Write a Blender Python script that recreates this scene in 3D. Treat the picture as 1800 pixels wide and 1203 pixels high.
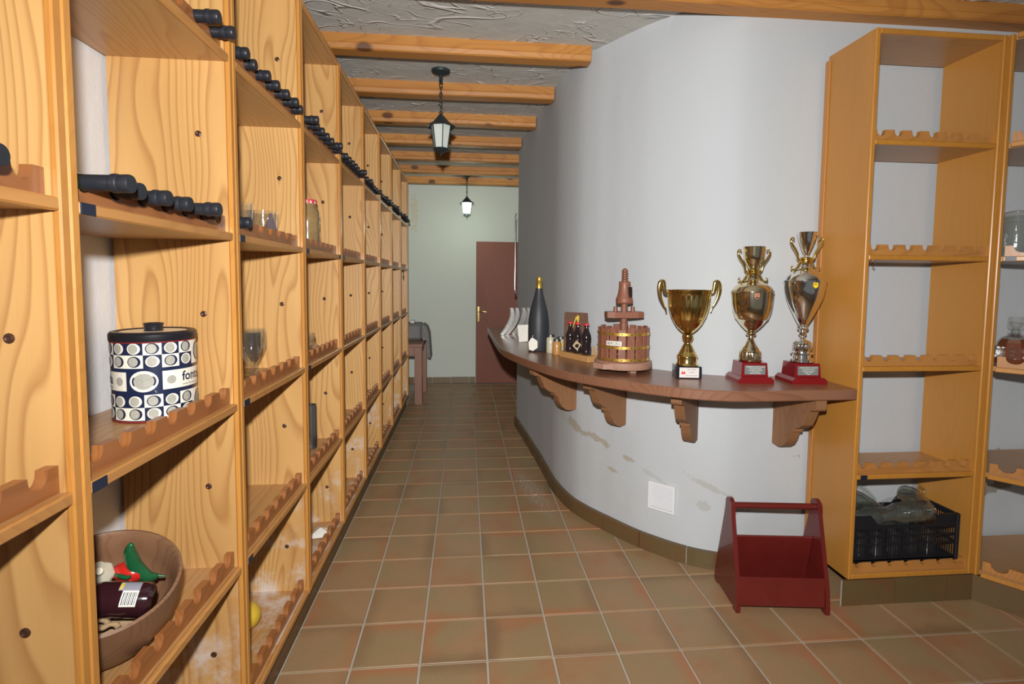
import bpy, math, random
from mathutils import Vector, Matrix
random.seed(7)
PI = math.pi
for o in list(bpy.data.objects): bpy.data.objects.remove(o)
SC = bpy.context.scene
COL = SC.collection

# ------------------------------------------------------------------ camera
yaw, pitch, roll = 0.0961, 0.0660, 0.0094
cp, sp = math.cos(pitch), math.sin(pitch)
fw = Vector((math.sin(yaw)*cp, math.cos(yaw)*cp, -sp))
r0 = Vector((math.cos(yaw), -math.sin(yaw), 0)); u0 = r0.cross(fw)
rr = r0*math.cos(roll) + u0*math.sin(roll); uu = u0*math.cos(roll) - r0*math.sin(roll)
cam = bpy.data.objects.new('camera', bpy.data.cameras.new('camera')); COL.objects.link(cam)
m = Matrix((rr, uu, -fw)).transposed().to_4x4(); m.translation = Vector((0.4165, -2.118, 1.4184))
cam.matrix_world = m
cam.data.sensor_width = 36; cam.data.lens = 919.77/1800*36
cam.data.shift_x = -7.70/1800; cam.data.shift_y = -45.92/1800
cam.data.clip_start = 0.02
SC.camera = cam

# ------------------------------------------------------------------ light
W = bpy.data.worlds.new('world'); SC.world = W; W.use_nodes = True
W.node_tree.nodes['Background'].inputs[0].default_value = (0.95, 0.97, 1.0, 1)
W.node_tree.nodes['Background'].inputs[1].default_value = 0.14
SC.view_settings.view_transform = 'Standard'; SC.view_settings.look = 'None'
SC.view_settings.exposure = 0.0; SC.view_settings.gamma = 1.0
SC.view_settings.use_curve_mapping = False

def light(name, kind, loc, energy, color, size=0.03, target=None, spot=None, blend=1.0, linear=False):
    l = bpy.data.lights.new(name, kind); l.energy = energy; l.color = color
    l.shadow_soft_size = size
    o = bpy.data.objects.new(name, l); COL.objects.link(o); o.location = loc
    if target:
        o.rotation_euler = (Vector(target)-Vector(loc)).to_track_quat('-Z', 'Y').to_euler()
    if spot: l.spot_size = spot; l.spot_blend = blend
    if linear:
        l.use_nodes = True; nt = l.node_tree
        fo = nt.nodes.new('ShaderNodeLightFalloff'); fo.inputs[0].default_value = 1.0
        em = [n for n in nt.nodes if n.type == 'EMISSION'][0]
        nt.links.new(fo.outputs['Linear'], em.inputs['Strength'])
    return o
# the flash on the camera's shoe
light('camera_flash', 'SPOT', (0.39, -2.13, 1.63), 128, (1, 0.985, 0.96), 0.025, (0.75, 0.9, 1.33), math.radians(150), 1.0, linear=True)
# the bulb of the lit lantern at the end of the cellar
light('lantern_bulb', 'POINT', (0.42, 4.44, 2.05), 5.0, (0.86, 1.0, 0.80), 0.05)

# ------------------------------------------------------------------ materials
def nodes(name):
    m = bpy.data.materials.new(name); m.use_nodes = True
    nt = m.node_tree; b = nt.nodes['Principled BSDF']
    return m, nt, b
def simple(name, col, rough=0.5, metal=0.0, trans=0.0, ior=1.45, coat=0.0, spec=None, var=0.0, bump=0.0, bscale=60, emit=None):
    m, nt, b = nodes(name)
    b.inputs['Base Color'].default_value = (*col, 1); b.inputs['Roughness'].default_value = rough
    b.inputs['Metallic'].default_value = metal; b.inputs['Transmission Weight'].default_value = trans
    b.inputs['IOR'].default_value = ior; b.inputs['Coat Weight'].default_value = coat
    if spec is not None: b.inputs['Specular IOR Level'].default_value = spec
    if emit: b.inputs['Emission Color'].default_value = (*emit[0], 1); b.inputs['Emission Strength'].default_value = emit[1]
    tc = nt.nodes.new('ShaderNodeTexCoord'); n = nt.nodes.new('ShaderNodeTexNoise'); n.inputs['Scale'].default_value = bscale; n.inputs['Detail'].default_value = 4
    nt.links.new(tc.outputs['Object'], n.inputs['Vector'])
    if var:
        mx = nt.nodes.new('ShaderNodeMix'); mx.data_type = 'RGBA'
        mx.inputs['A'].default_value = (*[c*(1-var) for c in col], 1); mx.inputs['B'].default_value = (*[min(1, c*(1+var)) for c in col], 1)
        nt.links.new(n.outputs['Fac'], mx.inputs['Factor']); nt.links.new(mx.outputs['Result'], b.inputs['Base Color'])
    if bump:
        bp = nt.nodes.new('ShaderNodeBump'); bp.inputs['Strength'].default_value = bump; bp.inputs['Distance'].default_value = 0.004
        nt.links.new(n.outputs['Fac'], bp.inputs['Height']); nt.links.new(bp.outputs['Normal'], b.inputs['Normal'])
    return m

def mnode(nt, op, a=None, b=None, c=None):
    n = nt.nodes.new('ShaderNodeMath'); n.operation = op
    for i, v in enumerate((a, b, c)):
        if v is None: continue
        if isinstance(v, (int, float)): n.inputs[i].default_value = v
        else: nt.links.new(v, n.inputs[i])
    return n.outputs[0]
def mixc(nt, fac, a, b):
    mx = nt.nodes.new('ShaderNodeMix'); mx.data_type = 'RGBA'
    if isinstance(fac, (int, float)): mx.inputs['Factor'].default_value = fac
    else: nt.links.new(fac, mx.inputs['Factor'])
    for k, v in (('A', a), ('B', b)):
        if isinstance(v, tuple): mx.inputs[k].default_value = (*v, 1)
        else: nt.links.new(v, mx.inputs[k])
    return mx.outputs['Result']
def noise(nt, vec, scale, detail=4, rough=0.5, dims='3D'):
    n = nt.nodes.new('ShaderNodeTexNoise'); n.inputs['Scale'].default_value = scale
    n.inputs['Detail'].default_value = detail; n.inputs['Roughness'].default_value = rough
    nt.links.new(vec, n.inputs['Vector']); return n.outputs['Fac']
def ramp(nt, fac, stops):
    r = nt.nodes.new('ShaderNodeValToRGB'); el = r.color_ramp.elements
    while len(el) < len(stops): el.new(0.5)
    for e, (p, c) in zip(el, stops): e.position = p; e.color = (*c, 1) if len(c) == 3 else c
    nt.links.new(fac, r.inputs['Fac']); return r.outputs['Color']
def smooth01(nt, v, lo, hi):
    n = nt.nodes.new('ShaderNodeMapRange'); n.interpolation_type = 'SMOOTHSTEP'
    nt.links.new(v, n.inputs['Value']); n.inputs['From Min'].default_value = lo; n.inputs['From Max'].default_value = hi
    return n.outputs['Result']

def thin_glass(name, tint=(0.95, 0.96, 0.95), body=0.012):
    m = bpy.data.materials.new(name); m.use_nodes = True; nt = m.node_tree; nt.nodes.clear()
    out = nt.nodes.new('ShaderNodeOutputMaterial'); tr_ = nt.nodes.new('ShaderNodeBsdfTransparent'); tr_.inputs[0].default_value = (*tint, 1)
    gl = nt.nodes.new('ShaderNodeBsdfGlossy'); gl.inputs['Roughness'].default_value = 0.06; gl.inputs[0].default_value = (1, 1, 1, 1)
    df = nt.nodes.new('ShaderNodeBsdfDiffuse'); df.inputs[0].default_value = (0.55, 0.57, 0.55, 1)
    lw = nt.nodes.new('ShaderNodeLayerWeight'); lw.inputs['Blend'].default_value = 0.35
    tc = nt.nodes.new('ShaderNodeTexCoord'); nz = noise(nt, tc.outputs['Object'], 38, 2)
    bp = nt.nodes.new('ShaderNodeBump'); bp.inputs['Strength'].default_value = 0.35; bp.inputs['Distance'].default_value = 0.004
    nt.links.new(nz, bp.inputs['Height']); nt.links.new(bp.outputs['Normal'], gl.inputs['Normal'])
    m1 = nt.nodes.new('ShaderNodeMixShader'); m2 = nt.nodes.new('ShaderNodeMixShader')
    nt.links.new(mnode(nt, 'ADD', mnode(nt, 'MULTIPLY', mnode(nt, 'POWER', lw.outputs['Facing'], 2.2), 0.8), 0.07), m1.inputs[0])
    nt.links.new(tr_.outputs[0], m1.inputs[1]); nt.links.new(gl.outputs[0], m1.inputs[2])
    m2.inputs[0].default_value = body; nt.links.new(m1.outputs[0], m2.inputs[1]); nt.links.new(df.outputs[0], m2.inputs[2])
    nt.links.new(m2.outputs[0], out.inputs[0]); return m
GOLD = simple('gold_plate', (0.80, 0.60, 0.22), 0.13, metal=1.0)
CHAMP = simple('champagne_plate', (0.78, 0.68, 0.47), 0.11, metal=1.0)
SILVER = simple('silver_plate', (0.86, 0.85, 0.83), 0.08, metal=1.0)
CHROME = simple('chrome', (0.8, 0.8, 0.8), 0.16, metal=1.0)
BRASS = simple('brass_band', (0.78, 0.50, 0.12), 0.32, metal=0.85)
IRON = simple('dark_green_iron', (0.028, 0.042, 0.045), 0.42, metal=0.3, bump=0.15, bscale=120)
STEEL = simple('dull_steel', (0.22, 0.22, 0.21), 0.38, metal=0.9)
PAPER = simple('paper', (0.80, 0.78, 0.70), 0.7)
WHITEP = simple('white_plastic', (0.72, 0.73, 0.75), 0.45)
GROUT = simple('grout', (0.42, 0.37, 0.30), 0.85, var=0.12, bscale=12)
BOLT = simple('bolt_brown', (0.075, 0.032, 0.018), 0.4, metal=0.3)
NAVY = simple('navy_print', (0.010, 0.018, 0.055), 0.3, coat=0.4)
CREAM = simple('cream_print', (0.82, 0.78, 0.66), 0.35, coat=0.3)
GREYP = simple('grey_print', (0.38, 0.37, 0.32), 0.4, var=0.45, bscale=420)
REDP = simple('red_rim', (0.22, 0.02, 0.02), 0.4)

def plaster(name, base, bump=0.25, stains=(), grime=0.0, grimecol=(0.42, 0.38, 0.30), bs=14, ridge=False):
    m, nt, b = nodes(name)
    g = nt.nodes.new('ShaderNodeNewGeometry'); P = g.outputs['Position']
    fine = noise(nt, P, 160, 3, 0.6); mid = noise(nt, P, bs, 5, 0.55); big = noise(nt, P, 1.6, 3)
    col = mixc(nt, mnode(nt, 'MULTIPLY', big, 0.35), base, tuple(c*0.86 for c in base))
    if grime:
        s = nt.nodes.new('ShaderNodeSeparateXYZ'); nt.links.new(P, s.inputs[0])
        lz = smooth01(nt, s.outputs[2], 0.75, 0.05)
        gm = mnode(nt, 'MULTIPLY', mnode(nt, 'MULTIPLY', lz, smooth01(nt, noise(nt, P, 3.2, 6, 0.6), 0.42, 0.7)), grime)
        col = mixc(nt, gm, col, grimecol)
    edge = noise(nt, P, 22, 5, 0.62)
    for (cx, cy, cz, rx, rz, tilt, amt, sc) in stains:
        mp = nt.nodes.new('ShaderNodeVectorMath'); mp.operation = 'SUBTRACT'; nt.links.new(P, mp.inputs[0]); mp.inputs[1].default_value = (cx, cy, cz)
        s = nt.nodes.new('ShaderNodeSeparateXYZ'); nt.links.new(mp.outputs[0], s.inputs[0])
        h = mnode(nt, 'ADD', s.outputs[0], mnode(nt, 'MULTIPLY', s.outputs[1], -1.0))
        h = mnode(nt, 'MULTIPLY', h, 0.75)
        z2 = mnode(nt, 'ADD', s.outputs[2], mnode(nt, 'MULTIPLY', h, tilt))
        d = mnode(nt, 'SQRT', mnode(nt, 'ADD', mnode(nt, 'POWER', mnode(nt, 'ABSOLUTE', mnode(nt, 'DIVIDE', h, rx)), 2.0), mnode(nt, 'POWER', mnode(nt, 'ABSOLUTE', mnode(nt, 'DIVIDE', z2, rz)), 2.0)))
        d2 = mnode(nt, 'ADD', d, mnode(nt, 'MULTIPLY', mnode(nt, 'SUBTRACT', edge, 0.5), 3.2))
        col = mixc(nt, mnode(nt, 'MULTIPLY', smooth01(nt, d2, 1.05, 0.75), amt), col, sc)
    nt.links.new(col, b.inputs['Base Color']); b.inputs['Roughness'].default_value = 0.85
    h = mnode(nt, 'ADD', mnode(nt, 'MULTIPLY', fine, 0.25), mid)
    if ridge:
        rid = None
        for (sc_, wd_, off) in ((1.3, 0.016, 0.0), (2.4, 0.018, 9.0), (4.3, 0.02, 21.0)):
            mpp = nt.nodes.new('ShaderNodeMapping'); mpp.inputs['Scale'].default_value = (0.75, 1.7, 1); mpp.inputs['Location'].default_value = (off, off, 0); nt.links.new(P, mpp.inputs['Vector'])
            v = nt.nodes.new('ShaderNodeTexNoise'); v.inputs['Scale'].default_value = sc_; v.inputs['Detail'].default_value = 2; v.inputs['Distortion'].default_value = 1.2; nt.links.new(mpp.outputs[0], v.inputs['Vector'])
            gate = smooth01(nt, noise(nt, mpp.outputs[0], 2.7, 2), 0.45, 0.62)
            e_ = mnode(nt, 'MULTIPLY', smooth01(nt, mnode(nt, 'ABSOLUTE', mnode(nt, 'SUBTRACT', v.outputs['Fac'], 0.5)), wd_, 0.0), gate)
            rid = e_ if rid is None else mnode(nt, 'MAXIMUM', rid, e_)
        h = mnode(nt, 'ADD', mnode(nt, 'MULTIPLY', h, 0.6), mnode(nt, 'MULTIPLY', rid, 0.9))
        col2 = mixc(nt, mnode(nt, 'MULTIPLY', rid, 0.5), col, (0.72, 0.72, 0.70))
        nt.links.new(col2, b.inputs['Base Color'])
    bp = nt.nodes.new('ShaderNodeBump'); bp.inputs['Strength'].default_value = bump; bp.inputs['Distance'].default_value = 0.02 if ridge else 0.008
    nt.links.new(h, bp.inputs['Height']); nt.links.new(bp.outputs['Normal'], b.inputs['Normal'])
    return m
GLASS = thin_glass('clear_glass')
TGLASS = thin_glass('grey_jug_glass', (0.88, 0.91, 0.88), 0.03)
def wood(name, light_c, dark_c, axis='Z', ring=12.0, rough=0.38, knots=0.0, strength=0.75, coat=0.15, dust=0.0):
    m, nt, b = nodes(name)
    tc = nt.nodes.new('ShaderNodeTexCoord'); oi = nt.nodes.new('ShaderNodeObjectInfo')
    sx = nt.nodes.new('ShaderNodeSeparateXYZ'); nt.links.new(tc.outputs['Object'], sx.inputs[0])
    X, Y, Z = sx.outputs
    if axis == 'Z': a, p, q = Z, X, Y
    elif axis == 'Y': a, p, q = Y, X, Z
    else: a, p, q = X, Y, Z
    rnd = oi.outputs['Random']
    rc = mnode(nt, 'MULTIPLY', mnode(nt, 'SUBTRACT', rnd, 0.5), 0.30)
    ar = mnode(nt, 'ADD', a, mnode(nt, 'MULTIPLY', rnd, 37.0))
    cv = nt.nodes.new('ShaderNodeCombineXYZ')
    nt.links.new(mnode(nt, 'MULTIPLY', p, 3.5), cv.inputs[0]); nt.links.new(mnode(nt, 'MULTIPLY', q, 3.5), cv.inputs[1]); nt.links.new(mnode(nt, 'MULTIPLY', ar, 1.1), cv.inputs[2])
    nz = noise(nt, cv.outputs[0], 1.0, 2, 0.4)
    nzz = mnode(nt, 'MULTIPLY', mnode(nt, 'SUBTRACT', nz, 0.5), 0.32)
    p2 = mnode(nt, 'ADD', mnode(nt, 'ADD', p, rc), nzz)
    # two planks glued side by side: each has its own heart
    p3 = mnode(nt, 'PINGPONG', mnode(nt, 'ADD', p2, 5.0), 0.11)
    q2 = mnode(nt, 'ADD', mnode(nt, 'MULTIPLY', mnode(nt, 'SINE', mnode(nt, 'MULTIPLY', ar, 1.9)), 0.055), 0.01)
    r = mnode(nt, 'SQRT', mnode(nt, 'ADD', mnode(nt, 'MULTIPLY', p3, p3), mnode(nt, 'MULTIPLY', q2, q2)))
    w = mnode(nt, 'FRACT', mnode(nt, 'MULTIPLY', r, ring*8))
    line = ramp(nt, w, [(0.0, (0, 0, 0)), (0.55, (0.18, 0.18, 0.18)), (0.86, (1, 1, 1)), (0.97, (0.1, 0.1, 0.1))])
    cf = nt.nodes.new('ShaderNodeCombineXYZ')
    nt.links.new(mnode(nt, 'MULTIPLY', p, 260), cf.inputs[0]); nt.links.new(mnode(nt, 'MULTIPLY', q, 260), cf.inputs[1]); nt.links.new(mnode(nt, 'MULTIPLY', ar, 7), cf.inputs[2])
    fib = noise(nt, cf.outputs[0], 1.0, 3, 0.6)
    big = noise(nt, cv.outputs[0], 0.7, 2)
    col = mixc(nt, mnode(nt, 'MULTIPLY', line, strength), light_c, dark_c)
    col = mixc(nt, mnode(nt, 'MULTIPLY', fib, 0.35), col, tuple(c*0.72 for c in light_c))
    col = mixc(nt, mnode(nt, 'MULTIPLY', smooth01(nt, big, 0.4, 0.75), 0.35), col, tuple(c*0.8 for c in dark_c))
    if knots:
        k = nt.nodes.new('ShaderNodeTexVoronoi'); k.voronoi_dimensions = '2D'; k.inputs['Scale'].default_value = knots
        kc = nt.nodes.new('ShaderNodeCombineXYZ'); nt.links.new(mnode(nt, 'ADD', p, mnode(nt, 'ADD', q, rc)), kc.inputs[0]); nt.links.new(mnode(nt, 'MULTIPLY', ar, 0.5), kc.inputs[1])
        nt.links.new(kc.outputs[0], k.inputs['Vector'])
        kd = smooth01(nt, k.outputs['Distance'], 0.075, 0.035)
        col = mixc(nt, kd, col, tuple(c*0.35 for c in dark_c))
    if dust:
        g = nt.nodes.new('ShaderNodeNewGeometry'); sg = nt.nodes.new('ShaderNodeSeparateXYZ'); nt.links.new(g.outputs['Position'], sg.inputs[0])
        lowz = smooth01(nt, sg.outputs[2], 0.66, 0.22)
        dn = noise(nt, g.outputs['Position'], 7.0, 6, 0.65)
        dm = mnode(nt, 'MULTIPLY', mnode(nt, 'MULTIPLY', lowz, smooth01(nt, dn, 0.44, 0.68)), dust)
        col = mixc(nt, dm, col, (0.62, 0.55, 0.5))
    nt.links.new(col, b.inputs['Base Color'])
    b.inputs['Roughness'].default_value = rough; b.inputs['Coat Weight'].default_value = coat; b.inputs['Coat Roughness'].default_value = 0.25
    bp = nt.nodes.new('ShaderNodeBump'); bp.inputs['Strength'].default_value = 0.12; bp.inputs['Distance'].default_value = 0.001
    nt.links.new(fib, bp.inputs['Height']); nt.links.new(bp.outputs['Normal'], b.inputs['Normal'])
    return m

PANEL = wood('pine_panel', (0.66, 0.385, 0.14), (0.37, 0.16, 0.045), 'Z', 7, strength=0.75, dust=1.0)
SHELFW = wood('pine_shelf', (0.50, 0.27, 0.10), (0.30, 0.125, 0.04), 'Y', 7, strength=0.55, dust=0.9)
EDGEV = wood('honey_edge_upright', (0.60, 0.27, 0.055), (0.42, 0.16, 0.03), 'Z', 14, strength=0.3, coat=0.35)
EDGEH = wood('honey_edge_level', (0.57, 0.27, 0.075), (0.36, 0.14, 0.035), 'Y', 14, strength=0.4, coat=0.35)
RAILW = wood('rail_wood', (0.36, 0.135, 0.04), (0.20, 0.062, 0.018), 'Y', 12, strength=0.5, coat=0.2)
RPANEL = wood('amber_panel', (0.50, 0.225, 0.042), (0.40, 0.165, 0.03), 'Z', 8, strength=0.22)
RSHELF = wood('amber_shelf', (0.48, 0.25, 0.09), (0.32, 0.14, 0.045), 'Y', 7, strength=0.4)
REDGE = wood('amber_edge', (0.52, 0.225, 0.032), (0.38, 0.14, 0.02), 'Z', 14, strength=0.3, coat=0.3)
RRAIL = wood('amber_rail', (0.50, 0.22, 0.055), (0.32, 0.12, 0.03), 'Y', 12, strength=0.5)
BEAMW = wood('beam_pine', (0.52, 0.225, 0.045), (0.30, 0.10, 0.02), 'X', 9, rough=0.55, coat=0.0, knots=2.6, strength=0.5)
COUNTERW = wood('counter_wood', (0.27, 0.125, 0.07), (0.15, 0.05, 0.028), 'X', 9, rough=0.33, strength=0.45, coat=0.35)
BRACKETW = wood('bracket_wood', (0.28, 0.13, 0.055), (0.16, 0.065, 0.025), 'Z', 9, rough=0.6, coat=0.0, strength=0.4)
DOORW = wood('door_wood', (0.20, 0.055, 0.026), (0.12, 0.03, 0.015), 'Z', 9, rough=0.6, strength=0.4, coat=0.0)
PRESSW = wood('press_wood', (0.27, 0.10, 0.055), (0.14, 0.045, 0.028), 'Z', 14, rough=0.55, strength=0.5)
PRESSB = wood('press_base_wood', (0.42, 0.24, 0.17), (0.30, 0.15, 0.1), 'X', 12, rough=0.6, strength=0.5)
BOWLW = wood('bowl_wood', (0.28, 0.145, 0.075), (0.15, 0.065, 0.035), 'X', 9, rough=0.45, strength=0.5)
TABLEW = wood('table_wood', (0.27, 0.13, 0.08), (0.17, 0.07, 0.045), 'Z', 9, rough=0.5, strength=0.4)
REDW = simple('red_varnish', (0.125, 0.012, 0.009), 0.38, coat=0.35, var=0.25, bscale=9)
REDPL = simple('plinth_red_varnish', (0.19, 0.008, 0.010), 0.22, coat=0.6, var=0.15)
BLACKP = simple('black_plastic', (0.012, 0.012, 0.016), 0.35)
CAPS = simple('capsule_black', (0.018, 0.021, 0.028), 0.42, bump=0.1, bscale=90)
DGLASS = simple('dark_bottle_glass', (0.012, 0.018, 0.012), 0.08, coat=0.5)
LABEL = simple('label_blue_black', (0.012, 0.018, 0.04), 0.35)
TAN = (0.36, 0.31, 0.22); GRY = (0.36, 0.35, 0.31)
WALLM = plaster('wall_plaster', (0.49, 0.515, 0.535), 0.22, stains=(
    (1.08, 0.98, 0.53, 0.11, 0.030, 0.25, 0.75, TAN), (1.18, 0.80, 0.505, 0.09, 0.022, 0.2, 0.75, TAN), (1.30, 0.61, 0.455, 0.05, 0.012, 0.1, 0.7, TAN),
    (1.24, 0.70, 0.36, 0.06, 0.010, 0.1, 0.7, TAN), (1.62, 0.31, 0.41, 0.10, 0.016, 0.4, 0.55, GRY), (1.60, 0.32, 0.31, 0.035, 0.03, 0.3, 0.5, GRY), (1.72, 0.25, 0.31, 0.05, 0.025, 0.0, 0.6, GRY),
    (1.40, 0.48, 0.40, 0.09, 0.012, 0.3, 0.4, GRY), (0.99, 1.3, 0.60, 0.25, 0.05, 0.3, 0.5, (0.45, 0.43, 0.38)),
    (3.02, 0.24, 0.36, 0.20, 0.035, -0.35, 0.95, (0.25, 0.23, 0.19)), (3.12, 0.24, 0.48, 0.035, 0.09, 0.0, 0.9, (0.25, 0.23, 0.19)),
    (2.33, 0.24, 0.55, 0.18, 0.03, 0.1, 0.8, TAN)), grime=0.22)
LWALLM = plaster('left_wall_plaster', (0.70, 0.71, 0.73), 0.35)
BWALLM = plaster('back_wall_plaster', (0.52, 0.55, 0.50), 0.3, stains=((-0.28, 5.1, 2.35, 0.04, 0.25, 0.0, 0.4, (0.5, 0.38, 0.2)),))
CEILM = plaster('ceiling_plaster', (0.50, 0.495, 0.46), 0.75, bs=7, ridge=True)

def tilemat(name, a, bcol, c):
    m, nt, b = nodes(name)
    tc = nt.nodes.new('ShaderNodeTexCoord'); oi = nt.nodes.new('ShaderNodeObjectInfo')
    g = nt.nodes.new('ShaderNodeNewGeometry'); P = g.outputs['Position']
    n1 = noise(nt, P, 4.1, 2); n2 = noise(nt, P, 5.3, 3); n3 = noise(nt, P, 90, 3, 0.7)
    rv = mnode(nt, 'MULTIPLY', mnode(nt, 'SUBTRACT', oi.outputs['Random'], 0.5), 0.16)
    f1 = smooth01(nt, mnode(nt, 'ADD', n1, rv), 0.38, 0.66)
    col = mixc(nt, f1, a, bcol)
    f2 = smooth01(nt, mnode(nt, 'SUBTRACT', n2, rv), 0.50, 0.80)
    col = mixc(nt, mnode(nt, 'MULTIPLY', f2, 0.75), col, c)
    col = mixc(nt, mnode(nt, 'MULTIPLY', n3, 0.45), col, tuple(x*0.55 for x in a))
    so = nt.nodes.new('ShaderNodeSeparateXYZ'); nt.links.new(tc.outputs['Object'], so.inputs[0])
    wob = mnode(nt, 'MULTIPLY', mnode(nt, 'SUBTRACT', n2, 0.5), 0.10)
    for ax_, wgt, cc in ((0, 1.3, c), (1, 0.9, tuple(x*0.6 for x in a))):
        v_ = mnode(nt, 'ADD', so.outputs[ax_], wob)
        e2 = mnode(nt, 'MULTIPLY', smooth01(nt, v_, 0.045, 0.125), mnode(nt, 'LESS_THAN', mnode(nt, 'ABSOLUTE', so.outputs[ax_]), 0.126))
        rw = mnode(nt, 'FRACT', mnode(nt, 'MULTIPLY', oi.outputs['Random'], 7.0+ax_*6))
        col = mixc(nt, mnode(nt, 'MULTIPLY', mnode(nt, 'MULTIPLY', e2, rw), 0.95), col, cc)
    # spilt white powder by the foot of the curved wall
    s = nt.nodes.new('ShaderNodeSeparateXYZ'); nt.links.new(P, s.inputs[0])
    dx = mnode(nt, 'SUBTRACT', s.outputs[0], 0.86); dy = mnode(nt, 'SUBTRACT', s.outputs[1], 1.35)
    dd = mnode(nt, 'SQRT', mnode(nt, 'ADD', mnode(nt, 'POWER', mnode(nt, 'ABSOLUTE', mnode(nt, 'DIVIDE', mnode(nt, 'ADD', dx, mnode(nt, 'MULTIPLY', dy, 0.18)), 0.07)), 2.0), mnode(nt, 'POWER', mnode(nt, 'ABSOLUTE', mnode(nt, 'DIVIDE', dy, 0.42)), 2.0)))
    pw = mnode(nt, 'MULTIPLY', smooth01(nt, dd, 1.5, 0.0), smooth01(nt, noise(nt, P, 75, 6, 0.75), 0.47, 0.62))
    col = mixc(nt, mnode(nt, 'MULTIPLY', pw, 0.8), col, (0.6, 0.58, 0.55))
    nt.links.new(col, b.inputs['Base Color']); b.inputs['Roughness'].default_value = 0.42
    bp = nt.nodes.new('ShaderNodeBump'); bp.inputs['Strength'].default_value = 0.15; bp.inputs['Distance'].default_value = 0.002
    nt.links.new(n3, bp.inputs['Height']); nt.links.new(bp.outputs['Normal'], b.inputs['Normal'])
    return m
TILEM = tilemat('rustic_tile', (0.37, 0.225, 0.115), (0.32, 0.23, 0.115), (0.37, 0.155, 0.07))
SKIRTM = tilemat('skirting_tile', (0.15, 0.085, 0.035), (0.12, 0.09, 0.035), (0.16, 0.06, 0.025))

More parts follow.
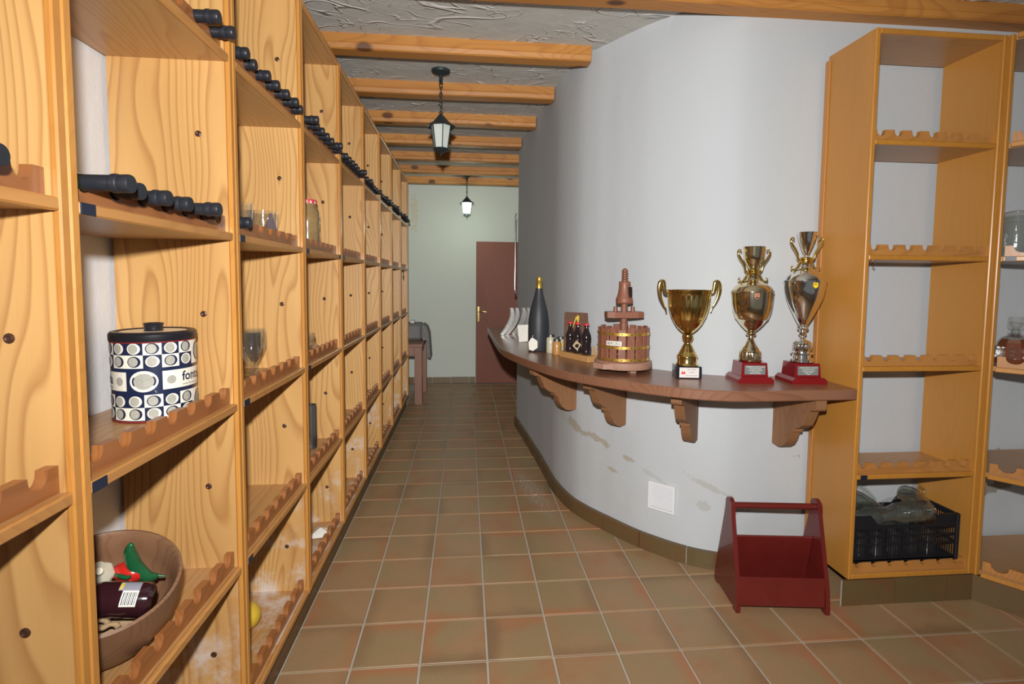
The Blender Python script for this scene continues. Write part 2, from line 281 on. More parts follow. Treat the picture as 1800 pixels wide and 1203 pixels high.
# ------------------------------------------------------------------ mesh helpers
class MB:
    def __init__(s): s.v = []; s.f = []; s.xf = None
    def add(s, vs, fs):
        n = len(s.v)
        if s.xf is not None: vs = [tuple(s.xf @ Vector(v)) for v in vs]
        s.v += [tuple(v) for v in vs]; s.f += [tuple(i+n for i in f) for f in fs]; return s
    def box(s, x0, x1, y0, y1, z0, z1, c=0.0):
        if c <= 0:
            vs = [(x, y, z) for x in (x0, x1) for y in (y0, y1) for z in (z0, z1)]
            return s.add(vs, [(0, 1, 3, 2), (4, 6, 7, 5), (0, 4, 5, 1), (2, 3, 7, 6), (0, 2, 6, 4), (1, 5, 7, 3)])
        vs = []; idx = {}
        for ix, X in enumerate((x0, x1)):
            for iy, Y in enumerate((y0, y1)):
                for iz, Z in enumerate((z0, z1)):
                    sx, sy, sz = (1, -1)[ix], (1, -1)[iy], (1, -1)[iz]
                    idx[ix, iy, iz] = [len(vs), len(vs)+1, len(vs)+2]
                    vs += [(X, Y+sy*c, Z+sz*c), (X+sx*c, Y, Z+sz*c), (X+sx*c, Y+sy*c, Z)]
        I = idx; fs = []
        for k in (0, 1):
            fs.append((I[k, 0, 0][0], I[k, 0, 1][0], I[k, 1, 1][0], I[k, 1, 0][0])[::1 if k == 0 else -1])
            fs.append((I[0, k, 0][1], I[1, k, 0][1], I[1, k, 1][1], I[0, k, 1][1])[::1 if k == 0 else -1])
            fs.append((I[0, 0, k][2], I[0, 1, k][2], I[1, 1, k][2], I[1, 0, k][2])[::1 if k == 0 else -1])
        for a in (0, 1):
            for b2 in (0, 1):
                fs.append((I[0, a, b2][1], I[1, a, b2][1], I[1, a, b2][2], I[0, a, b2][2]))
                fs.append((I[a, 0, b2][0], I[a, 1, b2][0], I[a, 1, b2][2], I[a, 0, b2][2]))
                fs.append((I[a, b2, 0][0], I[a, b2, 1][0], I[a, b2, 1][1], I[a, b2, 0][1]))
        for a in (0, 1):
            for b2 in (0, 1):
                for d in (0, 1): fs.append(tuple(I[a, b2, d]))
        return s.add(vs, fs)
    def prism(s, poly, axis, a, b):
        def P(p, t):
            return {'X': (t, p[0], p[1]), 'Y': (p[0], t, p[1]), 'Z': (p[0], p[1], t)}[axis]
        n = len(poly)
        vs = [P(p, a) for p in poly] + [P(p, b) for p in poly]
        return s.add(vs, [tuple(range(n))[::-1], tuple(range(n, 2*n))] + [(i, (i+1) % n, n+(i+1) % n, n+i) for i in range(n)])
    def lathe(s, prof, seg=32, flutes=(), loc=(0, 0, 0), phase=0.0):
        vs = []; fs = []
        for (r, z) in prof:
            for k in range(seg):
                a = 2*PI*k/seg+phase; R = r
                for (z0, z1, n, amp) in flutes:
                    if z0 <= z <= z1: R = r*(1-amp*0.5*(1+math.cos(n*a)))
                vs.append((loc[0]+R*math.cos(a), loc[1]+R*math.sin(a), loc[2]+z))
        for i in range(len(prof)-1):
            for k in range(seg):
                k2 = (k+1) % seg
                fs.append((i*seg+k, i*seg+k2, (i+1)*seg+k2, (i+1)*seg+k))
        if prof[0][0] > 1e-6: fs.append(tuple(range(seg))[::-1])
        if prof[-1][0] > 1e-6: fs.append(tuple((len(prof)-1)*seg+k for k in range(seg)))
        return s.add(vs, fs)
    def tube(s, pts, rad, seg=8, closed=False, flat=1.0):
        pts = [Vector(p) for p in pts]; n = len(pts); vs = []; fs = []
        rads = rad if isinstance(rad, (list, tuple)) else [rad]*n
        up = None
        for i, p in enumerate(pts):
            if closed: t = pts[(i+1) % n]-pts[i-1]
            else: t = pts[min(i+1, n-1)]-pts[max(i-1, 0)]
            t.normalize()
            if up is None: up = Vector((0, 0, 1)) if abs(t.z) < 0.9 else Vector((1, 0, 0))
            sd = t.cross(up)
            if sd.length < 1e-5: sd = t.cross(Vector((0, 1, 0)))
            sd.normalize(); up = sd.cross(t).normalized()
            for k in range(seg):
                a = 2*PI*k/seg
                vs.append(p+sd*math.cos(a)*rads[i]*flat+up*math.sin(a)*rads[i])
        for i in range(n if closed else n-1):
            j = (i+1) % n
            for k in range(seg):
                k2 = (k+1) % seg; fs.append((i*seg+k, i*seg+k2, j*seg+k2, j*seg+k))
        if not closed: fs += [tuple(range(seg))[::-1], tuple((n-1)*seg+k for k in range(seg))]
        return s.add(vs, fs)
    def sphere(s, c, r, seg=16, rings=10, sq=(1, 1, 1)):
        prof = [(max(1e-7, r*math.sin(PI*i/rings)), -r*math.cos(PI*i/rings)) for i in range(rings+1)]
        vs = []; fs = []
        for (q, z) in prof:
            for k in range(seg):
                a = 2*PI*k/seg; vs.append((c[0]+q*math.cos(a)*sq[0], c[1]+q*math.sin(a)*sq[1], c[2]+z*sq[2]))
        for i in range(rings):
            for k in range(seg):
                k2 = (k+1) % seg; fs.append((i*seg+k, i*seg+k2, (i+1)*seg+k2, (i+1)*seg+k))
        return s.add(vs, fs)
    def mesh(s, name, mat, smooth=None):
        me = bpy.data.meshes.new(name); me.from_pydata(s.v, [], s.f); me.materials.append(mat)
        me.validate()
        import bmesh
        bm = bmesh.new(); bm.from_mesh(me); bmesh.ops.remove_doubles(bm, verts=bm.verts, dist=1e-6); bmesh.ops.recalc_face_normals(bm, faces=bm.faces); bm.to_mesh(me); bm.free()
        if smooth is not None:
            me.polygons.foreach_set('use_smooth', [True]*len(me.polygons)); me.set_sharp_from_angle(angle=math.radians(smooth))
        me.update(); return me
    def obj(s, name, mat, parent=None, smooth=None, loc=None, rotz=None, label=None):
        o = bpy.data.objects.new(name, s.mesh(name, mat, smooth)); COL.objects.link(o)
        if parent: o.parent = parent
        if loc: o.location = loc
        if rotz: o.rotation_euler = (0, 0, rotz)
        if label: o['label'] = label
        return o
def tag(o, label=None, cat=None, group=None, kind=None):
    if label: o['label'] = label
    if cat: o['category'] = cat
    if group: o['group'] = group
    if kind: o['kind'] = kind
    return o
def thing(name, label, cat, loc=(0, 0, 0), rotz=0.0, group=None, rot=None):
    o = bpy.data.objects.new(name, None); COL.objects.link(o); o.location = loc
    o.rotation_euler = rot if rot else (0, 0, rotz); o.empty_display_size = 0.05
    return tag(o, label, cat, group)
def copy_tree(o, loc=None, rotz=None, label=None, parent=None):
    kids = list(o.children); c = o.copy(); COL.objects.link(c)
    if parent is not None: c.parent = parent
    if loc is not None: c.location = loc
    if rotz is not None: c.rotation_euler = (0, 0, rotz)
    if label: c['label'] = label
    for k in kids: copy_tree(k, parent=c)
    return c
def text_mesh(body, size, bold=0.0, extrude=0.0, spacing=1.0, align='CENTER'):
    cu = bpy.data.curves.new('txt', 'FONT'); cu.body = body; cu.size = size; cu.offset = bold; cu.extrude = extrude
    cu.align_x = align; cu.space_character = spacing; cu.resolution_u = 3
    o = bpy.data.objects.new('txt', cu); COL.objects.link(o); bpy.context.view_layer.update()
    me = bpy.data.meshes.new_from_object(o.evaluated_get(bpy.context.evaluated_depsgraph_get()))
    bpy.data.objects.remove(o); bpy.data.curves.remove(cu)
    vs = [tuple(v.co) for v in me.vertices]; fs = [tuple(p.vertices) for p in me.polygons]
    bpy.data.meshes.remove(me); return vs, fs
def text_obj(body, size, mat, parent, origin, ux, uz, name='lettering', bold=0.0, align='CENTER'):
    vs, fs = text_mesh(body, size, bold, 0, 1.0, align)
    O = Vector(origin); ux = Vector(ux); uz = Vector(uz)
    mb = MB(); mb.v = [tuple(O+ux*v[0]+uz*v[1]) for v in vs]; mb.f = fs
    me = bpy.data.meshes.new(name); me.from_pydata(mb.v, [], mb.f); me.materials.append(mat)
    o = bpy.data.objects.new(name, me); COL.objects.link(o); o.parent = parent; return o
def catmull(pts, n=6):
    out = []
    for i in range(len(pts)-1):
        p0 = pts[max(i-1, 0)]; p1 = pts[i]; p2 = pts[i+1]; p3 = pts[min(i+2, len(pts)-1)]
        for k in range(n):
            t = k/n
            out.append(tuple(0.5*((2*p1[j])+(-p0[j]+p2[j])*t+(2*p0[j]-5*p1[j]+4*p2[j]-p3[j])*t*t+(-p0[j]+3*p1[j]-3*p2[j]+p3[j])*t**3) for j in range(len(p1))))
    out.append(tuple(pts[-1])); return out
def offset(pts, d):
    out = []
    for i, p in enumerate(pts):
        a = pts[max(i-1, 0)]; b = pts[min(i+1, len(pts)-1)]
        t = Vector((b[0]-a[0], b[1]-a[1])).normalized(); out.append((p[0]-t.y*d, p[1]+t.x*d))
    return out
def strip(poly_a, poly_b, z0, z1):
    mb = MB(); n = len(poly_a)
    mb.add([(x, y, z0) for x, y in poly_a]+[(x, y, z0) for x, y in poly_b]+[(x, y, z1) for x, y in poly_a]+[(x, y, z1) for x, y in poly_b],
           [f for i in range(n-1) for f in ((i, i+1, n+i+1, n+i), (2*n+i, 3*n+i, 3*n+i+1, 2*n+i+1), (i, 2*n+i, 2*n+i+1, i+1), (n+i, n+i+1, 3*n+i+1, 3*n+i))]
           + [(0, n, 3*n, 2*n), (n-1, 3*n-1, 4*n-1, 2*n-1)])
    return mb

# ------------------------------------------------------------------ the room
H = 2.73
T = 0.25
floor = MB().box(-0.62, 3.6, -2.9, 5.2, -0.12, -0.006).obj('floor', GROUT); tag(floor, kind='structure')
tile_me = MB().box(-T/2+0.0045, T/2-0.0045, -T/2+0.0045, T/2-0.0045, -0.008, 0.0, 0.002).mesh('tile', TILEM)
WC = [(0.915, 2.95), (0.949, 2.502), (0.986, 2.002), (1.009, 1.601), (1.026, 1.303), (1.078, 1.031), (1.142, 0.879), (1.208, 0.767), (1.266, 0.671), (1.363, 0.532), (1.515, 0.379), (1.649, 0.299), (1.762, 0.274), (2.0, 0.269)]
WCS = catmull(WC, 5)
def wall_x(y):
    for a, b in zip(WCS, WCS[1:]):
        if b[1] <= y <= a[1]:
            t = (a[1]-y)/max(1e-9, a[1]-b[1]); return a[0]+(b[0]-a[0])*t
    return 3.36 if y < 0.3 else 1.88
cnt = 0; far = MB()
for iy in range(-8, 21):
    yc = (iy+0.5)*T
    for ix in range(-1, 13):
        xc = (ix+0.5)*T
        if xc+T/2 < -0.25: continue
        lim = wall_x(max(0.25, yc-T/2)) if yc-T/2 > 0.2 else 3.36
        if xc-T/2 > lim: continue
        if yc > 5.0: continue
        near = (yc < 3.4 or xc < 0.9) and (yc > -1.3)
        if not near and yc > 0 or cnt >= 290:
            far.box(xc-T/2+0.0045, xc+T/2-0.0045, yc-T/2+0.0045, yc+T/2-0.0045, -0.008, 0.0); continue
        o = bpy.data.objects.new('tile', tile_me); COL.objects.link(o); o.parent = floor; o.location = (xc, yc, 0); cnt += 1
        o.rotation_euler = (random.uniform(-.003, .003), random.uniform(-.003, .003), random.choice((0, PI/2, PI, -PI/2)))
if far.v: tag(far.obj('tile', TILEM, floor), kind='stuff')

ceiling = MB().box(-0.62, 3.6, -2.9, 5.2, H, H+0.1).obj('ceiling', CEILM); tag(ceiling, kind='structure')
wall_left = MB().box(-0.62, -0.545, -2.9, 5.2, 0, H).obj('wall_left', LWALLM); tag(wall_left, kind='structure')
wall_back = MB().box(-0.545, 1.9, 5.1, 5.2, 0, H).obj('wall_back', BWALLM); tag(wall_back, kind='structure')
wr = MB().prism(WCS+[(3.36, 0.269), (3.36, 0.45), (2.1, 0.5), (1.9, 2.95)], 'Z', 0, H)
wall_right = wr.obj('wall_right', WALLM, smooth=25); tag(wall_right, kind='structure')
ww = MB().box(3.36, 3.5, -2.9, 0.4, 0, H).obj('wall_right_return', WALLM); tag(ww, kind='structure')
we = MB().box(1.9, 2.0, 2.9, 5.2, 0, H).obj('wall_alcove', BWALLM); tag(we, kind='structure')

# ceiling beams (parts of the ceiling): chamfered, with a groove along the face
def beam(y, x1, x0=-0.545):
    p = [(y, H+0.002), (y, 2.688), (y+0.004, 2.684), (y+0.001, 2.680), (y+0.008, 2.658), (y+0.016, 2.652), (y+0.100, 2.652), (y+0.108, 2.660), (y+0.110, H+0.002)]
    n = 24; mb = MB(); vs = []; fs = []
    for i in range(n+1):
        x = x0+(x1-x0)*i/n
        for k, (a, b) in enumerate(p): vs.append((x, a+math.sin(x*3+y*5)*0.003, b-(0.0 if k in (0, len(p)-1) else abs(math.sin(x*2.3+y))*0.003)))
    k = len(p)
    for i in range(n):
        for j in range(k): fs.append((i*k+j, i*k+(j+1) % k, (i+1)*k+(j+1) % k, (i+1)*k+j))
    fs += [tuple(range(k))[::-1], tuple(n*k+j for j in range(k))]
    mb.add(vs, fs).obj('beam', BEAMW, ceiling)
beam(0.185-0.01, 3.355, -0.545)
for y in (0.83, 1.47, 2.11, 2.75): beam(y, min(wall_x(y), wall_x(min(2.94, y+0.11)))-0.004)
for y in (3.385, 4.02, 4.66): beam(y, 1.88)

# skirting tiles
def skirt_curve(name, pts, h, th, tl=0.25, grow=0.0):
    """a run of tiles standing along a polyline, facing its right-hand side"""
    base = None
    d = [0]
    for a, b in zip(pts, pts[1:]): d.append(d[-1]+math.dist(a, b))
    def at(s):
        s = max(0, min(d[-1], s))
        for i in range(len(d)-1):
            if d[i] <= s <= d[i+1]:
                t = (s-d[i])/max(1e-9, d[i+1]-d[i]); a, b = pts[i], pts[i+1]; return (a[0]+(b[0]-a[0])*t, a[1]+(b[1]-a[1])*t)
    run = [at(d[-1]*i/120) for i in range(121)]
    base = strip(run, offset(run, -th*0.55), 0, h-0.004).obj(name, GROUT); tag(base, kind='structure')
    s = 0
    while s < d[-1]-0.02:
        e = min(d[-1], s+tl); seg = [at(s+0.002+(e-s-0.004)*i/6) for i in range(7)]
        strip(seg, offset(seg, -th), 0.001, h+random.uniform(-.0015, .0015)).obj('tile', SKIRTM, base); s = e
    return base
skirt_curve('baseboard_right', [p for p in WCS], 0.085, 0.024)
skirt_curve('baseboard_back', [(-0.54, 5.1), (0.548, 5.1)], 0.09, 0.011)
skirt_curve('baseboard_rack', [(2.07, -0.035), (2.70, -0.035)], 0.118, 0.012)
skirt_curve('baseboard_corner', [(2.70, -0.03), (3.12, -0.62)], 0.118, 0.012)
skirt_curve('baseboard_left', [(-0.262, -1.82), (-0.262, 3.79)], 0.118, 0.012)

# door at the end
door = MB().box(0.552, 1.352, 5.055, 5.1, 0.006, 1.953, 0.003).obj('door_1', DOORW); tag(door, kind='structure')
hp = MB().box(0.572, 0.600, 5.049, 5.056, 0.86, 1.07, 0.003).obj('handle_plate', GOLD, door, label='brass handle plate')
MB().tube([(0.586, 5.05, 1.0), (0.586, 5.01, 1.0), (0.60, 5.0, 1.0), (0.69, 5.0, 1.0)], 0.008, 10).obj('door_handle', GOLD, hp, 40)

# ------------------------------------------------------------------ wine rack units
YK = -1.194; BP = 0.6218; XF = -0.223; XB = -0.535
LEV = {'A': 1.523, 'B': 1.045, 'C': 0.570, 'D': 0.1215, 'E': 2.003}
def notched(y0, y1, z0, zt, nn, depth, r):
    """outline (y,z) of the notched bottle rail"""
    pitch = (y1-y0)/nn; p = [(y0, z0), (y1, z0), (y1, zt)]
    for k in range(nn-1, -1, -1):
        c = y0+pitch*(k+0.5)
        p.append((c+r+0.006, zt))
        for i in range(9):
            a = PI*i/8; p.append((c+r*math.cos(a), zt-depth+0.003+(depth-0.003)*(1-math.sin(a))*1.0 if False else zt-(depth)*math.sin(a)**0.8))
        p.append((c-r-0.006, zt))
    p.append((y0, zt)); return p
def make_rack(w, depth, top, mats, label, group, bolts=True):
    """local frame: y along the front (0..w), x = 0 at the front face, -depth at the back"""
    PN, SH, EV, EH, RL = mats
    t = thing('wine_rack', label, 'rack', group=group)
    for k in (0, 1):
        ya, yb = (0.001, 0.021) if k == 0 else (w-0.021, w-0.001)
        sp_ = MB().box(-depth, -0.013, ya, yb, 0.122, top-0.001).obj('side_panel', PN, t)
        MB().box(-0.0132, 0.0, ya, yb+0.0, 0.1215, top, 0.003).obj('edge_strip', EV, sp_)
        if bolts:
            for z in (0.33, 0.83, 1.32, 1.81, 2.26):
                m2 = MB(); m2.xf = Matrix.Translation((-0.085, yb if k == 0 else ya, z)) @ Matrix.Rotation(PI/2 if k == 1 else -PI/2, 4, 'X')
                m2.lathe([(0.0085, -0.001), (0.0085, 0.0015), (0.005, 0.003), (0.0032, 0.0015), (1e-6, 0.0012)], 12).obj('bolt_cap', BOLT, sp_, 40)
    tp = MB().box(-depth, -0.013, 0.021, w-0.021, top-0.022, top-0.002).obj('top_panel', SH, t)
    MB().box(-0.0132, 0.0, 0.021, w-0.021, top-0.022, top, 0.003).obj('edge_strip', EH, tp)
    for nm, z in LEV.items():
        sh = MB().box(-depth, -0.013, 0.021, w-0.021, z+0.001, z+0.021).obj('shelf', SH, t)
        MB().box(-0.0132, -0.001, 0.021, w-0.021, z, z+0.0215, 0.003).obj('edge_strip', EH, sh)
        MB().prism(notched(0.0225, w-0.0225, z+0.0212, z+0.067, 7, 0.026, 0.0195), 'X', -0.04, -0.021).obj('notched_rail', RL, t, 30)
    return t
LM = (PANEL, SHELFW, EDGEV, EDGEH, RAILW)
ordn = ['nearest', 'second', 'third', 'fourth', 'fifth', 'sixth', 'seventh', 'eighth', 'ninth']
labs = ['honey pine wine rack cut off by the left photo edge, nearest of the row',
        'honey pine wine rack holding the round biscuit tin and the wooden bowl',
        'honey pine wine rack holding the stemmed beer glasses',
        'honey pine wine rack holding the pickle jar and the metal cylinder',
        'empty honey pine wine rack directly behind the pickle jar rack',
        'honey pine wine rack with small clear glasses, three before the far end',
        'honey pine wine rack two before the far end of the long row',
        'honey pine wine rack next to last in the long left row',
        'honey pine wine rack at the far end, by the brown table']
rack0 = make_rack(BP, XF-XB, 2.51, LM, labs[0], 'honey pine wine racks along the left wall')
racks = [rack0]
for i in range(9):
    y = YK+(i-1)*BP
    if i == 0: rack0.location = (XF, y, 0)
    else: racks.append(copy_tree(rack0, (XF, y, 0), label=labs[i]))
# dark number tags on shelf fronts: (rack, level, from the near side?, length)
for (ri, lv, s, ln) in ((1, 'A', 0.023, 0.035), (1, 'C', 0.0, 0), (1, 'B', 0.0, 0), (2, 'A', 0.023, 0.03), (2, 'B', 0.023, 0.035), (2, 'C', 0.023, 0.03), (3, 'A', 0.023, 0.035), (3, 'A', 0.56, 0.035), (3, 'B', 0.023, 0.03), (4, 'A', 0.03, 0.035)):
    if ln: MB().box(-0.0012, 0.0012, s, s+ln, LEV[lv]+0.001, LEV[lv]+0.0205, 0.0005).obj('shelf_tag', LABEL, racks[ri])
MB().box(-0.0012, 0.0012, 0.0215, 0.058, LEV['B']+0.001, LEV['B']+0.0205, 0.0005).obj('shelf_tag', LABEL, racks[1])

# right-hand rack against the wall: its front faces the camera (-y)
RM = (RPANEL, RSHELF, REDGE, REDGE, RRAIL)
rk = make_rack(0.60, 0.285, 2.473, RM, 'amber wooden wine rack beside the trophy counter, holding the black crate', 'amber wine racks on the right', bolts=False)
rk.location = (2.09, -0.05, 0); rk.rotation_euler = (0, 0, -PI/2)
# local y(0..w) must run +x and local x must point to -y
# rotation -90: local x -> -y, local y -> +x
MB().box(-0.30, -0.268, -0.006, 0.001, 0.122, 2.452, 0.002).obj('back_batten', RRAIL, rk)
MB().box(-0.0012, 0.0012, 0.035, 0.066, LEV['C']+0.001, LEV['C']+0.0205, 0.0005).obj('shelf_tag', LABEL, rk)

# corner rack, its front turned towards the camera
cr = thing('corner_rack', 'amber corner wine rack cut off by the right photo edge, holding the decanter', 'rack', (2.692, -0.05, 0), group='amber wine racks on the right')
DV = Vector((0.60, -0.80)); NV = Vector((0.80, 0.60)); CL = 0.72
def cpoly(inset=0.0):
    e = DV*CL
    return [(0.021, 0.0+0.004), (0.021, 0.285), (0.655, 0.285), (0.655, e.y), (e.x, e.y)]
pl = MB().box(0.0, 0.020, -0.0, 0.285, 0.122, 2.472).obj('side_panel', RPANEL, cr)
MB().box(0.0005, 0.0195, -0.0125, 0.0, 0.1215, 2.473, 0.003).obj('edge_strip', REDGE, pl)
MB().prism([tuple(DV*CL), tuple(DV*CL+DV*0.02), (0.655, (DV*CL+DV*0.02).y), (0.655, (DV*CL).y)], 'Z', 0.122, 2.47).obj('side_panel', RPANEL, cr)
for nm, z in list(LEV.items())+[('top', 2.451)]:
    sh = MB().prism(cpoly(), 'Z', z+0.001, z+0.021).obj('top_panel' if nm == 'top' else 'shelf', RSHELF, cr)
    M4 = Matrix(((NV.x*-1, DV.x, 0, 0), (NV.y*-1, DV.y, 0, 0), (0, 0, 1, 0), (0, 0, 0, 1)))
    b_ = MB(); b_.xf = M4; b_.box(0.0, 0.013, 0.026, CL, z, z+0.0215, 0.003); b_.obj('edge_strip', REDGE, sh)
    if nm != 'top':
        b_ = MB(); b_.xf = M4; b_.prism(notched(0.03, CL-0.01, z+0.0212, z+0.067, 6, 0.030, 0.030), 'X', -0.03, -0.012); b_.obj('notched_rail', RRAIL, cr, 30)
b_ = MB(); b_.xf = M4; b_.box(0.0125, 0.0145, 0.035, 0.07, LEV['A']+0.001, LEV['A']+0.0205, 0.0005); b_.obj('shelf_tag', LABEL, cr)

# ------------------------------------------------------------------ wine bottles on the racks
bt = thing('wine_bottle', 'x', 'bottle', group='black-capped wine bottles lying neck out on the racks')
mb = MB(); mb.xf = Matrix.Rotation(PI/2, 4, 'Y')
mb.lathe([(1e-6, 0.004), (0.028, 0.0), (0.0365, 0.006), (0.0375, 0.02), (0.0375, 0.175), (0.034, 0.195), (0.024, 0.215), (0.0155, 0.235), (0.0142, 0.245)], 20)
mb.obj('glass_body', DGLASS, bt, 40)
mb = MB(); mb.xf = Matrix.Rotation(PI/2, 4, 'Y')
mb.lathe([(0.0144, 0.240), (0.0146, 0.285), (0.0165, 0.287), (0.0172, 0.292), (0.0165, 0.297), (0.0152, 0.2985), (0.0152, 0.301), (0.0160, 0.303), (0.0163, 0.314), (0.0150, 0.3175), (1e-6, 0.3180)], 20)
mb.obj('capsule', CAPS, bt, 30)
pitch_n = (BP-0.045)/7
spots = []
spots.append((0, 'A', 5, -0.205, 'black-capped wine bottle at the left photo edge, in the nearest rack'))
for k, out in enumerate((-0.165, -0.195, -0.19, -0.19, -0.165, -0.21)):
    spots.append((1, 'A', k, out, '%s black-capped bottle in the rack above the biscuit tin' % ('first second third fourth fifth sixth'.split()[k])))
spots.append((1, 'E', 5, -0.19, 'black-capped bottle on the high shelf, left one of two at top photo edge'))
spots.append((1, 'E', 6, -0.19, 'black-capped bottle on the high shelf, right one of two at top photo edge'))
spots.append((2, 'A', 0, -0.21, 'lone black-capped bottle lying before the clear tumblers'))
rackn = ['', '', 'rack of the stemmed glasses', 'rack of the pickle jar', 'fourth rack after the tin rack', 'fifth rack from the far end'.replace('fifth', 'fourth'), 'third rack from the far end', 'second rack from the far end', 'farthest rack']
num = 'first second third fourth fifth sixth seventh'.split()
rackn[4] = 'rack right behind the pickle jar rack'
for ri in range(2, 9):
    for k in range(7):
        out = random.choice((-0.205, -0.195, -0.20, -0.215, -0.18))
        spots.append((ri, 'E', k, out, '%s black-capped bottle on the high shelf of the %s' % (num[k], rackn[ri])))
for i, (ri, lv, k, tip, lab) in enumerate(spots):
    y = YK+(ri-1)*BP+0.0225+pitch_n*(k+0.5); z = LEV[lv]+0.0212+0.0378
    loc = (tip-0.318, y, z)
    if i == 0: bt.location = loc; bt['label'] = lab
    else: copy_tree(bt, loc, label=lab)

# ------------------------------------------------------------------ biscuit tin
tin = thing('biscuit_tin', 'round navy and cream biscuit tin with disc pattern and black lid', 'tin', (-0.38, -0.70, 1.067))
R = 0.0915; TH = 0.197
view = math.atan2(-2.118+0.70, 0.4165+0.38)
MB().lathe([(R-0.004, 0.0), (R, 0.002), (R, TH), (R-0.002, TH)], 64).obj('tin_body', NAVY, tin, 30)
MB().lathe([(R+0.0002, 0.0), (R+0.0016, 0.001), (R+0.0016, 0.003), (R+0.0002, 0.004)], 64).obj('rim', REDP, tin, 30)
MB().lathe([(R+0.0002, TH-0.004), (R+0.002, TH-0.003), (R+0.002, TH-0.0005), (R, TH)], 64).obj('rim', REDP, tin, 30)
lid = MB().lathe([(R+0.0025, TH), (R+0.003, TH+0.001), (R+0.003, TH+0.016), (R-0.001, TH+0.0215), (R-0.008, TH+0.0225), (R-0.012, TH+0.019), (1e-6, TH+0.019)], 64).obj('lid', BLACKP, tin, 30)
MB().lathe([(0.072, TH+0.0192), (0.071, TH+0.0200), (1e-6, TH+0.0200)], 48).obj('lid_print', CREAM, lid)
MB().lathe([(0.022, TH+0.02), (0.020, TH+0.024), (0.021, TH+0.034), (0.023, TH+0.037), (0.021, TH+0.040), (0.017, TH+0.040), (0.015, TH+0.036), (1e-6, TH+0.036)], 32).obj('knob', BLACKP, lid, 30)
def cyl(mb, a0, a1, z0, z1, r, n=5):
    vs = []
    for i in range(n+1):
        a = view+math.radians(a0+(a1-a0)*i/n)
        vs += [(r*math.cos(a), r*math.sin(a), z0), (r*math.cos(a), r*math.sin(a), z1)]
    mb.add(vs, [(2*i, 2*i+2, 2*i+3, 2*i+1) for i in range(n)])
def cdisc(mb, ac, zc, ra, rz, r, n=22):
    vs = [(r*math.cos(view+math.radians(ac)), r*math.sin(view+math.radians(ac)), zc)]
    for i in range(n):
        t = 2*PI*i/n; a = view+math.radians(ac)+ra*math.cos(t)/R; vs.append((r*math.cos(a), r*math.sin(a), zc+rz*math.sin(t)))
    mb.add(vs, [(0, 1+i, 1+(i+1) % n) for i in range(n)])
sq, ring, rnav, disc = MB(), MB(), MB(), MB()
PW = 24.0; rows = ((0.006, 0.037, 0), (0.037, 0.068, 1), (0.133, 0.165, 0), (0.165, 0.196, 1))
for (z0, z1, ph) in rows:
    for c in range(15):
        a0 = -39+c*PW
        white = (c+ph) % 2 == 0
        if c in (4, 11) :
            if ph == 0:
                zz0, zz1 = (0.006, 0.068) if z0 < 0.1 else (0.133, 0.196)
                cyl(sq, a0, a0+PW*1.6, zz0, zz1, R+0.0004, 8)
                cdisc(rnav, a0+PW*0.8, (zz0+zz1)/2, 0.022, 0.026, R+0.0008); cdisc(disc, a0+PW*0.8, (zz0+zz1)/2, 0.019, 0.023, R+0.0012)
            continue
        if c in (5, 12) and False: continue
        off = PW*0.6 if c in (5, 12) else 0
        a0b = a0+off; wd = PW-off
        if c in (5, 12):
            continue
        if white: cyl(sq, a0b, a0b+wd, z0, z1, R+0.0004)
        (rnav if white else ring).__class__
        cdisc(rnav if white else ring, a0b+wd/2, (z0+z1)/2, 0.0145, 0.0135, R+0.0008)
        cdisc(disc, a0b+wd/2-1.0, (z0+z1)/2, 0.0105, 0.0115, R+0.0012)
for (a0, a1, s) in ((9, 141, 1), (-171, -39, -1)):
    cyl(sq, a0, a1, 0.078, 0.124, R+0.0004, 20)
    cdisc(disc, a0+12, 0.101, 0.0105, 0.0105, R+0.0008); cdisc(disc, a1-12, 0.101, 0.0105, 0.0105, R+0.0008)
for ac in (-15, 165):
    cdisc(ring, ac, 0.101, 0.030, 0.026, R+0.0005); cdisc(disc, ac, 0.101, 0.0215, 0.0195, R+0.0009)
for mbx, mt, nm in ((sq, CREAM, 'printed_squares'), (ring, CREAM, 'printed_rings'), (rnav, NAVY, 'printed_dark_rings'), (disc, GREYP, 'printed_discs')):
    tag(mbx.obj(nm, mt, tin), kind='stuff')
for ac in (75, -105):
    for body, size, zz, bold in (('fontaneda', 0.0335, 0.0945, 0.0006), ('cesta famosa de galletas surtidas finas', 0.0062, 0.0835, 0.0)):
        vs, fs = text_mesh(body, size, bold)
        wdt = max(v[0] for v in vs)-min(v[0] for v in vs); k = (0.122/wdt)
        out = []
        for v in vs:
            a = view+math.radians(ac)+v[0]*k/R; out.append(((R+0.0012)*math.cos(a), (R+0.0012)*math.sin(a), zz+v[1]))
        me = bpy.data.meshes.new('lettering'); me.from_pydata(out, [], fs); me.materials.append(NAVY)
        o = bpy.data.objects.new('lettering', me); COL.objects.link(o); o.parent = tin

